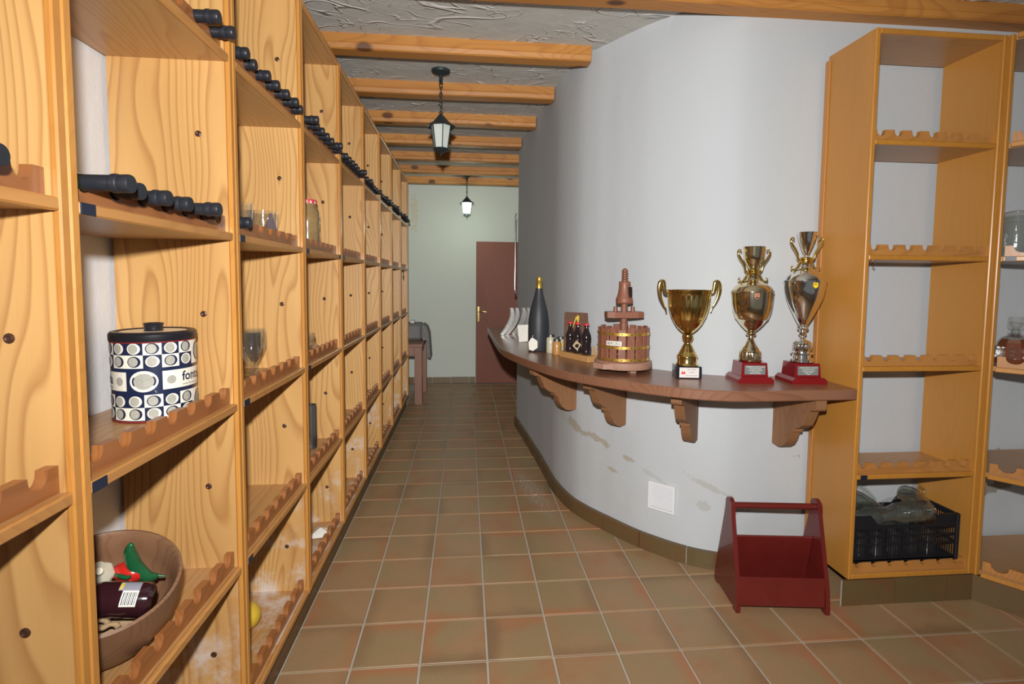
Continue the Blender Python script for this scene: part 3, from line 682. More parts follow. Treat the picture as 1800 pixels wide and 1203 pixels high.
# ------------------------------------------------------------------ bowl with its contents
GARLIC = simple('garlic_skin', (0.72, 0.66, 0.52), 0.5, var=0.15, bscale=40)
CHILIG = simple('green_chili_skin', (0.012, 0.10, 0.035), 0.15, coat=0.5)
CHILIR = simple('red_pepper_skin', (0.55, 0.02, 0.015), 0.2, coat=0.5)
ROPE = simple('rope_fibre', (0.36, 0.24, 0.13), 0.8, var=0.4, bscale=150, bump=0.5)
bowl_c = Vector((-0.395, -0.90, 0.592))
BR = 0.205
bowl = thing('wooden_bowl', 'large round brown wooden bowl in the lower left rack, full of kitchen things', 'bowl', bowl_c)
before = set(bpy.data.objects)
mb = MB().lathe([(0.05, 0.0), (0.085, 0.002), (0.12, 0.028), (0.135, 0.06), (0.142, 0.10), (0.146, 0.155), (0.140, 0.158), (0.134, 0.150), (0.128, 0.10), (0.118, 0.065), (0.09, 0.03), (0.05, 0.018), (1e-6, 0.016)], 48)
mb.obj('bowl_shell', BOWLW, bowl, 40)
tag(MB().lathe([(0.060, 0.05), (0.085, 0.100), (0.06, 0.108), (1e-6, 0.110)], 32, flutes=((0.0, 0.2, 9, 0.15),), loc=bowl_c+Vector((0.015, -0.03, 0))).obj('straw_bedding', ROPE, None, 40), 'tan straw bedding under the bottle in the wooden bowl', 'straw', kind='stuff')
g = thing('garlic_bulb', 'white garlic bulb lying in the wooden bowl behind the dark bottle', 'garlic', bowl_c+Vector((-0.018, 0.018, 0.148)), rot=(0.5, 0.35, 0))
MB().lathe([(1e-6, -0.024), (0.012, -0.024), (0.026, -0.014), (0.030, 0.0), (0.025, 0.014), (0.010, 0.024), (0.006, 0.036), (0.007, 0.044), (1e-6, 0.045)], 24, flutes=((-0.03, 0.02, 7, 0.12),)).obj('bulb', GARLIC, g, 60)
MB().lathe([(0.006, -0.025), (0.010, -0.029), (1e-6, -0.031)], 10).obj('root', ROPE, g)
cl = thing('garlic_clove', 'small pale garlic clove beside the garlic bulb in the bowl', 'garlic', bowl_c+Vector((-0.045, -0.035, 0.142)), rot=(1.2, 0, 0.4))
MB().lathe([(1e-6, -0.018), (0.009, -0.014), (0.013, -0.002), (0.008, 0.012), (0.003, 0.02), (1e-6, 0.021)], 14).obj('clove', GARLIC, cl, 60)
gc = thing('green_chili', 'glossy dark green curved chili standing up in the wooden bowl', 'chili', bowl_c+Vector((0.055, 0.042, 0.126)))
pts = catmull([(0.028, 0.01, 0.0), (0.012, 0.0, 0.006), (-0.012, 0.0, 0.030), (-0.022, 0.0, 0.060), (-0.024, 0, 0.082), (-0.020, 0.0, 0.098)], 4)
n_ = len(pts); MB().tube(pts, [0.003+0.0145*math.sin(min(1, (i+1.5)/n_*1.7)*PI*0.5)*(1-(i/(n_-1))**2.2)**0.8 for i in range(n_)], 14).obj('flesh', CHILIG, gc, 70)
MB().tube([(0.028, 0.01, 0.0), (0.042, 0.014, -0.003)], 0.003, 8).obj('stem', CHILIG, gc, 50)
rp = thing('red_pepper', 'bright red pepper with green stem between garlic and green chili', 'pepper', bowl_c+Vector((0.030, 0.040, 0.142)))
MB().sphere((0, 0, 0), 0.03, 18, 12, (1.15, 0.8, 0.72)).obj('flesh', CHILIR, rp, 70)
MB().tube([(-0.018, -0.018, 0.008), (-0.006, -0.024, 0.012), (0.010, -0.024, 0.010), (0.016, -0.022, 0.014)], [0.003, 0.005, 0.005, 0.003], 8).obj('stem', CHILIG, rp, 60)
db = thing('dark_bottle', 'dark brown bottle with white barcode label lying in the wooden bowl', 'bottle', bowl_c+Vector((0.118, -0.028, 0.152)), rot=(0, 0, 0))
BRG = simple('brown_bottle_glass', (0.03, 0.008, 0.012), 0.12, coat=0.6)
ax = Matrix.Rotation(math.radians(12), 4, 'Z') @ Matrix.Rotation(math.radians(-86), 4, 'Y') @ Matrix.Scale(1.12, 4)
mb = MB(); mb.xf = ax; mb.lathe([(1e-6, 0.002), (0.022, 0.0), (0.030, 0.006), (0.0315, 0.015), (0.0315, 0.085), (0.028, 0.10), (0.019, 0.118), (0.0145, 0.130), (0.0135, 0.185), (0.0155, 0.187), (0.0155, 0.20), (1e-6, 0.201)], 24)
mb.obj('glass_body', BRG, db, 40)
def bl_patch(a0, a1, z0, z1, mat, nm, r=0.0319):
    mb = MB(); mb.xf = ax; vs = []
    for i in range(7):
        a = math.radians(a0+(a1-a0)*i/6); vs += [(r*math.cos(a), r*math.sin(a), z0), (r*math.cos(a), r*math.sin(a), z1)]
    mb.add(vs, [(2*i, 2*i+2, 2*i+3, 2*i+1) for i in range(6)]); return mb.obj(nm, mat, db)
GREYL = simple('grey_label', (0.30, 0.30, 0.36), 0.4); YELL = simple('yellow_print', (0.75, 0.55, 0.08), 0.4)
bl_patch(-62, -12, 0.022, 0.048, PAPER, 'barcode_label')
for k in range(8): bl_patch(-56, -18, 0.0245+k*0.0028, 0.0245+k*0.0028+(0.0009, 0.0014)[k % 2], NAVY, 'barcode_bar', 0.0322)
bl_patch(-12, 25, 0.022, 0.056, GREYL, 'back_label'); bl_patch(-8, 20, 0.050, 0.055, YELL, 'yellow_mark', 0.0322)
for k, (a, b_, lab) in enumerate((((0.085, -0.088, 0.138), (-0.04, -0.090, 0.140), 'tan twisted rope lying across the front of the bowl'), ((0.06, -0.078, 0.130), (-0.08, -0.066, 0.134), 'second tan rope end tucked under the dark bottle'))):
    A = Vector(a); B = Vector(b_); pp = [bowl_c+A.lerp(B, i/14)+Vector((0, 0.006*math.sin(i*1.3), 0.003*math.sin(i*0.9))) for i in range(15)]
    tag(MB().tube(pp, [0.0055+0.001*math.sin(i*2.2) for i in range(15)], 8).obj('rope', ROPE, None, 60), lab, 'rope')

# the bowl leans forward on its rounded foot, and its contents with it
tilt = Matrix.Translation(bowl_c+Vector((0.0, 0.0, 0.027))) @ Matrix.Rotation(math.radians(21), 4, Vector((-2.118+0.9, -(0.4165+0.395), 0)).normalized()*-1) @ Matrix.Translation(-bowl_c)
bpy.context.view_layer.update()
for o in [bowl]+[o for o in bpy.data.objects if o not in before and o.parent is None]:
    o.matrix_world = tilt @ o.matrix_world

# ------------------------------------------------------------------ glassware on the left racks
def goblet_prof(h, r):
    return [(1e-6, 0.0), (r*0.95, 0.0), (r*0.95, 0.002), (r*0.35, 0.006), (0.006, 0.012), (0.0055, h*0.22), (0.010, h*0.28), (r*0.72, h*0.42), (r*0.95, h*0.60), (r*0.98, h*0.85), (r*0.94, h),
            (r*0.94-0.0018, h), (r*0.98-0.0018, h*0.85), (r*0.93-0.0018, h*0.60), (r*0.68-0.001, h*0.435), (1e-6, h*0.33)]
for (x, y, h, r, lab) in ((-0.343, -0.19, 0.163, 0.036, 'front clear stemmed beer glass on the left rack, beside the upright'), (-0.372, -0.075, 0.165, 0.038, 'clear stemmed beer glass behind and right of the front one'),
                          (-0.43, -0.19, 0.165, 0.037, 'clear stemmed beer glass half hidden behind the rack upright')):
    tag(MB().lathe(goblet_prof(h, r), 32, loc=(0, 0, 0)).obj('stemmed_glass', GLASS, None, 50, loc=(x, y, 1.0672)), lab, 'glass', 'stemmed beer glasses on the left rack')
def tumbler(x, y, z, r, h, lab, tilt=0, grp=None, nm='tumbler'):
    o = MB().lathe([(1e-6, 0.0), (r*0.85, 0.0), (r, h), (r-0.0018, h), (r*0.85-0.002, 0.005), (1e-6, 0.005)], 28).obj(nm, GLASS, None, 40, loc=(x, y, z))
    if tilt: o.rotation_euler = (tilt, 0, 0)
    return tag(o, lab, 'glass', grp)
zA = LEV['A']+0.0215
tumbler(-0.34, -0.06, zA, 0.052, 0.125, 'wide clear tumbler behind the notched rail above the beer glasses', grp='clear tumblers above the beer glasses')
tumbler(-0.37, -0.20, zA, 0.047, 0.135, 'narrow clear tumbler left of the wide tumbler', grp='clear tumblers above the beer glasses')
VIOL = simple('violet_glass', (0.55, 0.45, 0.52), 0.05, trans=0.85)
tag(MB().lathe([(1e-6, 0), (0.018, 0.0), (0.03, 0.03), (0.004, 0.112), (1e-6, 0.113)], 6).obj('glass_cone', VIOL, None, loc=(-0.29, -0.125, zA)), 'pale violet faceted glass point between the two tumblers', 'ornament')
# pickle jar
jar = thing('pickle_jar', 'tall ribbed glass jar with red and white checked lid on left rack', 'jar', (-0.315, 0.405, zA))
JAR = simple('amber_jar_contents', (0.26, 0.17, 0.07), 0.15, coat=0.35, var=0.5, bscale=22)
MB().lathe([(1e-6, 0.0), (0.047, 0.0), (0.053, 0.006), (0.054, 0.03), (0.051, 0.05), (0.054, 0.07), (0.051, 0.10), (0.054, 0.13), (0.054, 0.175), (0.048, 0.20), (0.040, 0.213), (0.040, 0.222)], 36).obj('jar_body', JAR, jar, 50)
ld = MB().lathe([(0.043, 0.220), (0.0435, 0.236), (0.041, 0.239), (1e-6, 0.2385)], 36).obj('lid', simple('red_lid', (0.62, 0.05, 0.06), 0.35), jar, 40)
mb = MB()
for k in range(12):
    a0, a1 = 2*PI*k/12, 2*PI*(k+0.5)/12
    mb.add([(0.0438*math.cos(a0), 0.0438*math.sin(a0), 0.221), (0.0438*math.cos(a1), 0.0438*math.sin(a1), 0.221), (0.0438*math.cos((a0+a1)/2), 0.0438*math.sin((a0+a1)/2), 0.235)], [(0, 1, 2)])
mb.obj('lid_checks', CREAM, ld)
# stacked glass bowls on the rack behind
zB = LEV['B']+0.0215
for k, (z, r, lab) in enumerate(((0, 0.05, 'lower clear glass dish of the stacked pair in the jar rack'), (0.052, 0.034, 'upper small glass dish stacked on the lower dish'))):
    tag(MB().lathe([(1e-6, 0), (r*0.6, 0.0), (r, 0.022), (r*0.95, 0.05), (r*0.90, 0.05), (r*0.93, 0.024), (r*0.5, 0.006), (1e-6, 0.006)], 28, flutes=((0.01, 0.05, 14, 0.07),)).obj('glass_dish', GLASS, None, 50, loc=(-0.32, 0.40, zB+z)), lab, 'dish', 'stacked glass dishes in the jar rack')
zC = LEV['C']+0.0215
tag(MB().lathe([(0.030, 0.0), (0.033, 0.002), (0.033, 0.215), (0.030, 0.215), (0.030, 0.004), (1e-6, 0.004)], 32).obj('metal_cylinder', STEEL, None, 40, loc=(-0.345, 0.49, zC)), 'tall dull grey open metal cylinder on the jar rack', 'canister')
tag(MB().box(-0.02, 0.02, -0.14, 0.02, -0.012, 0.012, 0.003).obj('wood_offcut', RAILW, None, loc=(-0.30, 0.19, LEV['B']-0.0125)), 'short brown wooden bar fixed under the shelf of the jar rack', 'bar')
zD = LEV['D']+0.0215
YEL = simple('yellow_gourd', (0.62, 0.42, 0.04), 0.35, var=0.2, bscale=20)
gd = thing('gourd', 'yellow gourd on the bottom shelf below the beer glasses', 'gourd', (-0.375, -0.20, zD+0.046))
MB().sphere((0, 0, 0), 0.046, 20, 14, (1, 1.1, 1.0)).obj('flesh', YEL, gd, 60); MB().tube([(0, 0, 0.042), (0.003, 0, 0.062), (0.008, 0, 0.075)], [0.006, 0.004, 0.003], 8).obj('stem', ROPE, gd, 60)
tag(MB().lathe([(1e-6, 0), (0.035, 0.0), (0.037, 0.01), (0.037, 0.15), (0.03, 0.17), (0.013, 0.19), (0.013, 0.25), (1e-6, 0.25)], 20).obj('green_bottle', simple('green_glass', (0.01, 0.06, 0.02), 0.1, coat=0.5), None, 40, loc=(-0.45, 0.30, zD)), 'dark green bottle standing on the bottom shelf of the jar rack', 'bottle')
cr_ = MB().add([(-0.05, -0.06, 0), (0.055, -0.05, 0.004), (0.06, 0.05, 0.0), (-0.03, 0.06, 0.006), (0.0, 0.0, 0.03), (0.03, -0.02, 0.022)], [(0, 1, 5), (5, 4, 0), (1, 2, 5), (2, 3, 4), (2, 4, 5), (3, 0, 4)])
tag(cr_.obj('crumpled_paper', PAPER, None, loc=(-0.31, 0.52, zD)), 'crumpled white paper on the bottom shelf of the jar rack', 'paper')
tag(MB().box(-0.012, 0.012, -0.03, 0.03, 0, 0.008, 0.002).obj('cork_scrap', simple('scrap_red', (0.25, 0.05, 0.02), 0.6), None, loc=(-0.36, 0.43, zD)), 'small red brown scrap beside the crumpled paper', 'scrap')
# small glasses further along
for (x, y, z, r, h, lab) in ((-0.33, 1.62, zC, 0.035, 0.10, 'small clear glass on the lower shelf beyond the jar rack'), (-0.33, 2.62, zB, 0.033, 0.11, 'small clear glass on the middle shelf near the far end'),
                             (-0.34, 3.37, zB, 0.034, 0.13, 'small clear glass in the farthest rack, middle shelf'), (-0.35, 3.25, zB, 0.034, 0.15, 'taller clear glass in the farthest rack, middle shelf')):
    tumbler(x, y, z, r, h, lab)
tag(MB().tube([(XF+0.006+0.0, 3.28+0.035*math.cos(2*PI*i/18), LEV['A']-0.045+0.045*math.sin(2*PI*i/18)) for i in range(18)], 0.0025, 6, closed=True).obj('wire_ring', STEEL, None, 60), 'thin dark wire ring hanging on the farthest rack', 'ring')

# ------------------------------------------------------------------ far table with covered machine
tb = thing('side_table', 'brown wooden table at the end of the racks under a grey cover', 'table', (-0.30, 4.2, 0))
MB().box(-0.20, 0.225, -0.37, 0.42, 0.665, 0.70, 0.004).obj('tabletop', TABLEW, tb)
MB().box(-0.17, 0.19, -0.34, -0.315, 0.56, 0.665).obj('apron', TABLEW, tb); MB().box(0.165, 0.19, -0.34, 0.40, 0.56, 0.665).obj('apron', TABLEW, tb)
for lx in (-0.18, 0.155):
    for ly in (-0.35, 0.34): MB().box(lx-0.02*(lx > 0), lx+0.065, ly, ly+0.07, 0, 0.665, 0.004).obj('leg', TABLEW, tb)
GCLOTH = simple('grey_cover', (0.16, 0.155, 0.155), 0.6, var=0.2, bscale=15)
mc = thing('covered_machine', 'grey covered machine standing on the brown table by the back wall', 'machine', (-0.28, 4.34, 0.70))
MB().box(-0.2, 0.175, -0.16, 0.20, 0.002, 0.20, 0.03).obj('cover', GCLOTH, mc)
MB().prism([(0.176, 0.195), (0.225, 0.16), (0.252, 0.08), (0.272, -0.21), (0.232, -0.20), (0.229, 0.003), (0.176, 0.003)], 'Y', -0.15, 0.20).obj('cover_flap', GCLOTH, mc)
MB().box(0.02, 0.075, -0.04, 0.02, 0.198, 0.235, 0.004).obj('handle', STEEL, mc)
# slim metal rod standing at the wall corner
rod = thing('metal_rod', 'slim bright metal rod fixed upright at the wall corner by the door', 'rod', (0.893, 3.0, 0))
MB().tube([(0.0, 0, 1.30), (0.0, 0, 2.05), (0.004, 0, 2.07), (0.012, 0, 2.078)], 0.006, 10).obj('shaft', CHROME, rod, 60)
MB().box(-0.001, 0.012, -0.012, 0.002, 1.30, 1.33).obj('clip', BLACKP, rod)

# ------------------------------------------------------------------ the wall counter with brackets
CT = 0.97; CB = 0.924
front = catmull([(0.622, 2.95), (0.630, 2.3), (0.636, 1.85), (0.652, 1.37), (0.70, 1.09), (0.795, 0.735), (0.925, 0.43), (1.138, 0.176), (1.336, 0.010), (1.50, -0.058), (1.62, -0.068), (1.80, -0.063), (2.062, -0.056)], 5)
back = [p for p in WCS if p[0] < 2.0]+[(2.086, 0.268)]
ctr = thing('wall_counter', 'long curved brown wooden wall counter carrying the trophies', 'counter', (0, 0, 0))
def ring_poly(inset):
    return front, back
poly = front+[(2.086, -0.05)]+[(x-0.0015, y-0.001) for x, y in back[::-1]]
mb = MB()
c = 0.005
fo = front
inn = offset(front, c)
P0 = [(x, y, CB+c) for x, y in front]
n = len(front); tail = [(2.086, -0.05)]+[(x-0.0015, y-0.001) for x, y in back[::-1]]
def lay(ins, z): return [(x, y, z) for x, y in (offset(front, ins) if ins else front)]+[(x, y, z) for x, y in tail]
L = [lay(c, CB), lay(0, CB+c), lay(0, CT-c), lay(c, CT)]
K = len(L[0]); vs = [v for l in L for v in l]; fs = [tuple(range(K))[::-1], tuple(3*K+i for i in range(K))]
for li in range(3):
    for i in range(K): fs.append((li*K+i, li*K+(i+1) % K, (li+1)*K+(i+1) % K, (li+1)*K+i))
mb.add(vs, fs).obj('counter_top', COUNTERW, ctr, 20)
bk = [p for p in back if p[1] < 2.9]
strip(bk, offset(bk, -0.030), CB-0.046, CB-0.0005).obj('apron_batten', BRACKETW, ctr, 30)
bprof = [(-0.022, 0.0), (0.030, 0.0), (0.055, 0.008), (0.085, 0.030), (0.105, 0.062), (0.118, 0.098), (0.135, 0.100), (0.138, 0.118), (0.152, 0.122), (0.176, 0.130), (0.205, 0.150), (0.225, 0.185), (0.240, 0.220), (0.262, 0.232), (0.282, 0.234), (0.287, 0.243), (0.287, 0.2835), (-0.022, 0.2835)]
for (bx, by, dx, dy) in ((1.058, 1.0, -0.90, -0.42), (1.257, 0.637, -0.80, -0.60), (1.532, 0.338, -0.62, -0.78), (1.934, 0.246, 0.0, -1.0)):
    d = Vector((dx, dy)).normalized()
    mb = MB(); mb.xf = Matrix(((d.x, -d.y, 0, bx), (d.y, d.x, 0, by), (0, 0, 1, 0.6400), (0, 0, 0, 1)))
    mb.prism(bprof, 'Y', -0.024, 0.024).obj('bracket', BRACKETW, ctr, 25)

# wall vent
vx, vy = 1.4325, 0.449; dv = Vector((0.711, -0.703)); 
vent = thing('wall_vent', 'white square louvred vent grille low on the curved wall', 'vent', (vx, vy, 0.305), math.atan2(dv.y, dv.x))
fr = MB(); w2 = 0.072
for b6 in ((-w2, w2, -0.008, 0.004, w2-0.012, w2), (-w2, w2, -0.008, 0.004, -w2, -w2+0.012), (-w2, -w2+0.012, -0.008, 0.004, -w2+0.012, w2-0.012), (w2-0.012, w2, -0.008, 0.004, -w2+0.012, w2-0.012)): fr.box(*b6)
fr.obj('frame', WHITEP, vent)
MB().box(-w2+0.01, w2-0.01, 0.002, 0.006, -w2+0.01, w2-0.01).obj('backing', simple('vent_dark', (0.25, 0.25, 0.26), 0.6), vent)
for k in range(14):
    z = -w2+0.0165+k*0.0086
    mb = MB(); mb.xf = Matrix.Translation((0, -0.002, z)) @ Matrix.Rotation(0.6, 4, 'X'); mb.box(-w2+0.012, w2-0.012, -0.004, 0.004, -0.001, 0.001).obj('slat', WHITEP, vent)

# ------------------------------------------------------------------ trophies
def scroll(pts, mat, parent, rads, name='handle', flat=1.6):
    for s in (-1, 1):
        pp = catmull([(s*x, 0, z) for x, z in pts], 5); k = len(pp)
        rr_ = [rads[0]+(rads[1]-rads[0])*math.sin(PI*min(1, i/(k-1)*1.15+0.05)) for i in range(k)]
        MB().tube(pp, rr_, 10, flat=flat).obj(name, mat, parent, 60)
t1 = thing('trophy_cup', 'shortest trophy, gold two-eared cup on a square black base', 'trophy', (1.463, 0.262, CT), math.radians(-9), 'trophies on the counter')
base = MB().box(-0.058, 0.058, -0.045, 0.045, 0, 0.058, 0.002).obj('base', simple('black_marble', (0.015, 0.016, 0.022), 0.15, coat=0.5), t1)
pq = MB().box(-0.045, 0.045, -0.0462, -0.0445, 0.006, 0.053).obj('plaque', simple('plaque_white', (0.72, 0.68, 0.66), 0.35), base)
REDI = simple('red_ink', (0.6, 0.08, 0.04), 0.5); INK = simple('black_ink', (0.03, 0.03, 0.03), 0.5)
text_obj('DE LA VERMA', 0.0065, INK, pq, (0.012, -0.0464, 0.042), (1, 0, 0), (0, 0, 1))
text_obj('TROFEU', 0.0068, INK, pq, (0.012, -0.0464, 0.029), (1, 0, 0), (0, 0, 1)); text_obj('FIRA DE SANT MARTI', 0.0056, INK, pq, (0.012, -0.0464, 0.014), (1, 0, 0), (0, 0, 1))
MB().add([(-0.038, -0.0464, 0.022), (-0.017, -0.0464, 0.022), (-0.019, -0.0464, 0.032), (-0.0225, -0.0464, 0.036), (-0.0275, -0.0464, 0.030), (-0.031, -0.0464, 0.038), (-0.035, -0.0464, 0.031)], [tuple(range(7))]).obj('emblem', REDI, pq)
MB().lathe([(0.050, 0.0585), (0.052, 0.062), (0.046, 0.070), (0.045, 0.072), (0.045, 0.098), (0.049, 0.100), (0.048, 0.105), (0.043, 0.110), (0.033, 0.128), (0.024, 0.148), (0.017, 0.160), (0.015, 0.168), (0.024, 0.184), (0.027, 0.196), (0.024, 0.205), (0.010, 0.208), (0.008, 0.216), (0.014, 0.212)], 64, flutes=((0.109, 0.161, 18, 0.07),)).obj('stem', GOLD, t1, 50)
MB().lathe([(0.012, 0.208), (0.022, 0.212), (0.045, 0.232), (0.063, 0.256), (0.080, 0.290), (0.091, 0.325), (0.0965, 0.360), (0.098, 0.392), (0.097, 0.394), (0.099, 0.398), (0.101, 0.412), (0.103, 0.416), (0.100, 0.416), (0.095, 0.39), (0.09, 0.34), (0.07, 0.28), (0.03, 0.225), (1e-6, 0.22)], 96, flutes=((0.29, 0.392, 24, 0.035),)).obj('cup', GOLD, t1, 60)
scroll([(0.097, 0.398), (0.112, 0.404), (0.118, 0.432), (0.122, 0.452), (0.134, 0.448), (0.139, 0.420), (0.134, 0.385), (0.120, 0.350), (0.108, 0.330), (0.103, 0.312)], GOLD, t1, (0.0035, 0.0125), flat=0.6)

def tall_trophy(label, x, y, rz, metal, cupprof, stemprof, domeprof, topprof, zc, fl, shield, plaque_lines, hk):
    t = thing('trophy_cup', label, 'trophy', (x, y, CT), rz, 'trophies on the counter')
    pl_ = MB().prism([(-0.088, 0.0), (0.088, 0.0), (0.088, 0.016), (0.072, 0.030), (-0.072, 0.030), (-0.088, 0.016)], 'Y', -0.082, 0.082).obj('plinth_foot', REDPL, t)
    blk = MB()
    t.scale = (0.91, 0.91, 0.962)
    b0, b1, z0, z1 = 0.067, 0.062, 0.0302, 0.094
    blk.add([(-b0, -b0*0.9, z0), (b0, -b0*0.9, z0), (b0, b0*0.9, z0), (-b0, b0*0.9, z0), (-b1, -b1*0.9, z1), (b1, -b1*0.9, z1), (b1, b1*0.9, z1), (-b1, b1*0.9, z1)], [(0, 3, 2, 1), (4, 5, 6, 7), (0, 1, 5, 4), (1, 2, 6, 5), (2, 3, 7, 6), (3, 0, 4, 7)])
    blk.obj('plinth', REDPL, t)
    yq = -b0*0.9-0.0012
    pq = MB().box(-0.050, 0.052, yq, yq+0.006, 0.040, 0.082).obj('plaque', simple('plaque_steel', (0.28, 0.31, 0.30), 0.35, metal=0.4), t)
    for i, ln in enumerate(plaque_lines): text_obj(ln, min(0.0072, 0.150/len(ln)), PAPER, pq, (0.002, yq-0.0003, 0.0735-i*0.0078), (1, 0, 0), (0, 0, 1), bold=0.0001)
    MB().lathe(stemprof, 80, flutes=fl).obj('stem', metal, t, 50)
    MB().lathe(cupprof, 64).obj('cup', metal, t, 35)
    MB().lathe(domeprof, 48).obj('dome', metal, t, 50)
    MB().lathe([(0.022, zc-0.016), (0.029, zc-0.013), (0.031, zc-0.008), (0.028, zc-0.004), (0.031, zc), (0.028, zc+0.004), (0.031, zc+0.008), (0.029, zc+0.013), (0.018, zc+0.016)], 48, flutes=((zc-0.005, zc+0.005, 12, 0.06),)).obj('collar', GOLD, t, 40)
    MB().lathe(topprof, 48).obj('top_cup', metal, t, 40)
    scroll([(0.027, zc-0.004), (0.040, zc+0.008), (0.045, zc+0.030), (0.056, zc+0.050), (0.070, zc+0.070), (0.080, zc+0.090), (0.078, zc+0.104), (0.068, zc+0.106), (0.063, zc+0.097)], GOLD, t, (0.003, 0.0062))
    scroll([(0.027, zc-0.004), (0.036, zc-0.018), (0.046, zc-0.036), (0.058, zc-0.045), (0.070, zc-0.041), (0.072, zc-0.030), (0.065, zc-0.027)], GOLD, t, (0.0025, 0.0055), name='scroll')
    # shield sticker on the cup's shoulder
    rS, zS, aS, cS, cD, fill = shield
    def P(u, v): a = -PI/2+aS+u/rS; return (rS*math.cos(a), rS*math.sin(a), zS+v)
    MB().add([P(-0.011, 0.012), P(0.011, 0.012), P(0.011, -0.006), P(0, -0.015), P(-0.011, -0.006)], [(0, 1, 2, 3, 4)]).obj('shield_sticker', cS, t)
    st = MB(); rS += 0.0006
    for u in (-0.0065, -0.002, 0.0025, 0.007)[:4 if fill else 3]: st.add([P(u-0.0011, 0.009), P(u+0.0011, 0.009), P(u+0.0011, 0.0), P(u-0.0011, 0.0)], [(0, 1, 2, 3)])
    if fill: st.add([P(-0.009, -0.003), P(0.009, -0.003), P(0.008, -0.007), P(0, -0.0125), P(-0.008, -0.007)], [(0, 1, 2, 3, 4)])
    st.obj('shield_bars', cD, t)
    return t
OR = simple('shield_orange', (0.62, 0.26, 0.12), 0.4); YE = simple('shield_yellow', (0.95, 0.66, 0.03), 0.4); DKR = simple('shield_dark', (0.10, 0.01, 0.02), 0.4)
tall_trophy('middle champagne-gold trophy with orange shield sticker on a red plinth', 1.722, 0.166, math.radians(-6), CHAMP,
    [(0.016, 0.236), (0.030, 0.246), (0.052, 0.268), (0.072, 0.294), (0.0735, 0.2945), (0.077, 0.298), (0.090, 0.335), (0.096, 0.370), (0.0985, 0.405), (0.0995, 0.424), (0.102, 0.426), (0.102, 0.429), (0.097, 0.430), (0.09, 0.430)],
    [(0.052, 0.0942), (0.056, 0.098), (0.056, 0.106), (0.052, 0.108), (0.052, 0.136), (0.047, 0.146), (0.043, 0.149), (0.041, 0.156), (0.028, 0.172), (0.018, 0.192), (0.0125, 0.210), (0.0120, 0.217), (0.022, 0.220), (0.026, 0.227), (0.022, 0.235), (0.012, 0.238)],
    [(0.098, 0.4295), (0.090, 0.446), (0.074, 0.460), (0.050, 0.473), (0.032, 0.482), (0.026, 0.494), (0.025, 0.506)],
    [(0.016, 0.533), (0.024, 0.540), (0.038, 0.565), (0.044, 0.577), (0.0455, 0.579), (0.049, 0.600), (0.052, 0.632), (0.0535, 0.640), (0.0515, 0.640), (0.047, 0.60), (0.03, 0.56), (1e-6, 0.548)],
    0.519, ((0.107, 0.137, 20, 0.08),), (0.1005, 0.409, -0.20, OR, DKR, True),
    ('CAMPIONAT DE CATALUNYA', 'VII Fira del Vi Penedes', 'Premi Millor Vermut Negre', 'a Comercial St.', 'Celler de Can Rius'), 0)
tall_trophy('tallest trophy, silver with yellow shield sticker, against the wine rack', 1.953, 0.135, math.radians(-4), SILVER,
    [(0.016, 0.270), (0.024, 0.276), (0.040, 0.305), (0.056, 0.338), (0.070, 0.368), (0.083, 0.400), (0.092, 0.440), (0.096, 0.470), (0.0985, 0.478), (0.0985, 0.482), (0.093, 0.483), (0.088, 0.483)],
    [(0.052, 0.0942), (0.056, 0.098), (0.055, 0.108), (0.044, 0.112), (0.042, 0.130), (0.052, 0.134), (0.052, 0.140), (0.038, 0.144), (0.044, 0.158), (0.046, 0.172), (0.043, 0.186), (0.032, 0.196), (0.016, 0.202), (0.010, 0.212), (0.010, 0.220), (0.018, 0.226), (0.020, 0.234), (0.012, 0.240), (0.016, 0.246), (0.025, 0.250), (0.027, 0.258), (0.024, 0.267), (0.014, 0.271)],
    [(0.094, 0.4825), (0.089, 0.497), (0.076, 0.513), (0.052, 0.530), (0.030, 0.540), (0.022, 0.552), (0.021, 0.562)],
    [(0.010, 0.590), (0.012, 0.600), (0.010, 0.606), (0.016, 0.616), (0.028, 0.645), (0.038, 0.675), (0.044, 0.700), (0.047, 0.709), (0.0455, 0.709), (0.036, 0.675), (0.02, 0.63), (1e-6, 0.62)],
    0.577, ((0.145, 0.197, 24, 0.07), (0.249, 0.268, 18, 0.08)), (0.0995, 0.461, -0.03, YE, DKR, False),
    ('CAMPIONAT ABSOLUT DE CATALUNYA', 'VII Fira Nacional Terrassa 2012', 'Premi Millor Vermut Reserva', 'a Celler Vell St.', 'Vi Rius'), 0)

# ------------------------------------------------------------------ miniature wine press
pr = thing('miniature_press', 'miniature wooden wine press with brass hoops on the counter', 'press', (1.215, 0.47, CT), math.radians(30))
PRR = 0.124
MB().lathe([(0.115, 0.018), (0.142, 0.020), (0.146, 0.030), (0.144, 0.052), (0.138, 0.056), (1e-6, 0.056)], 40).obj('base', PRESSB, pr, 40)
MB().prism([(-0.175, -0.035), (-0.13, -0.06), (-0.13, 0.06), (-0.175, 0.035)], 'Z', 0.024, 0.050).obj('spout', PRESSB, pr)
for a in (0.4, 2.5, 4.4): MB().box(-0.02, 0.02, -0.015, 0.015, 0, 0.0185, 0.003).obj('foot', PRESSB, pr, loc=(0.09*math.cos(a), 0.09*math.sin(a), 0), rotz=a)
sm = MB().box(-0.004, 0.004, -0.0185, 0.0185, 0, 0.166, 0.002).mesh('stave', PRESSW)
for k in range(18):
    a = 2*PI*k/18; o = bpy.data.objects.new('stave', sm); COL.objects.link(o); o.parent = pr
    o.location = (PRR*math.cos(a), PRR*math.sin(a), 0.0565); o.rotation_euler = (0, 0, a); o.scale = (1, 1, 1+0.03*math.sin(k*2.7))
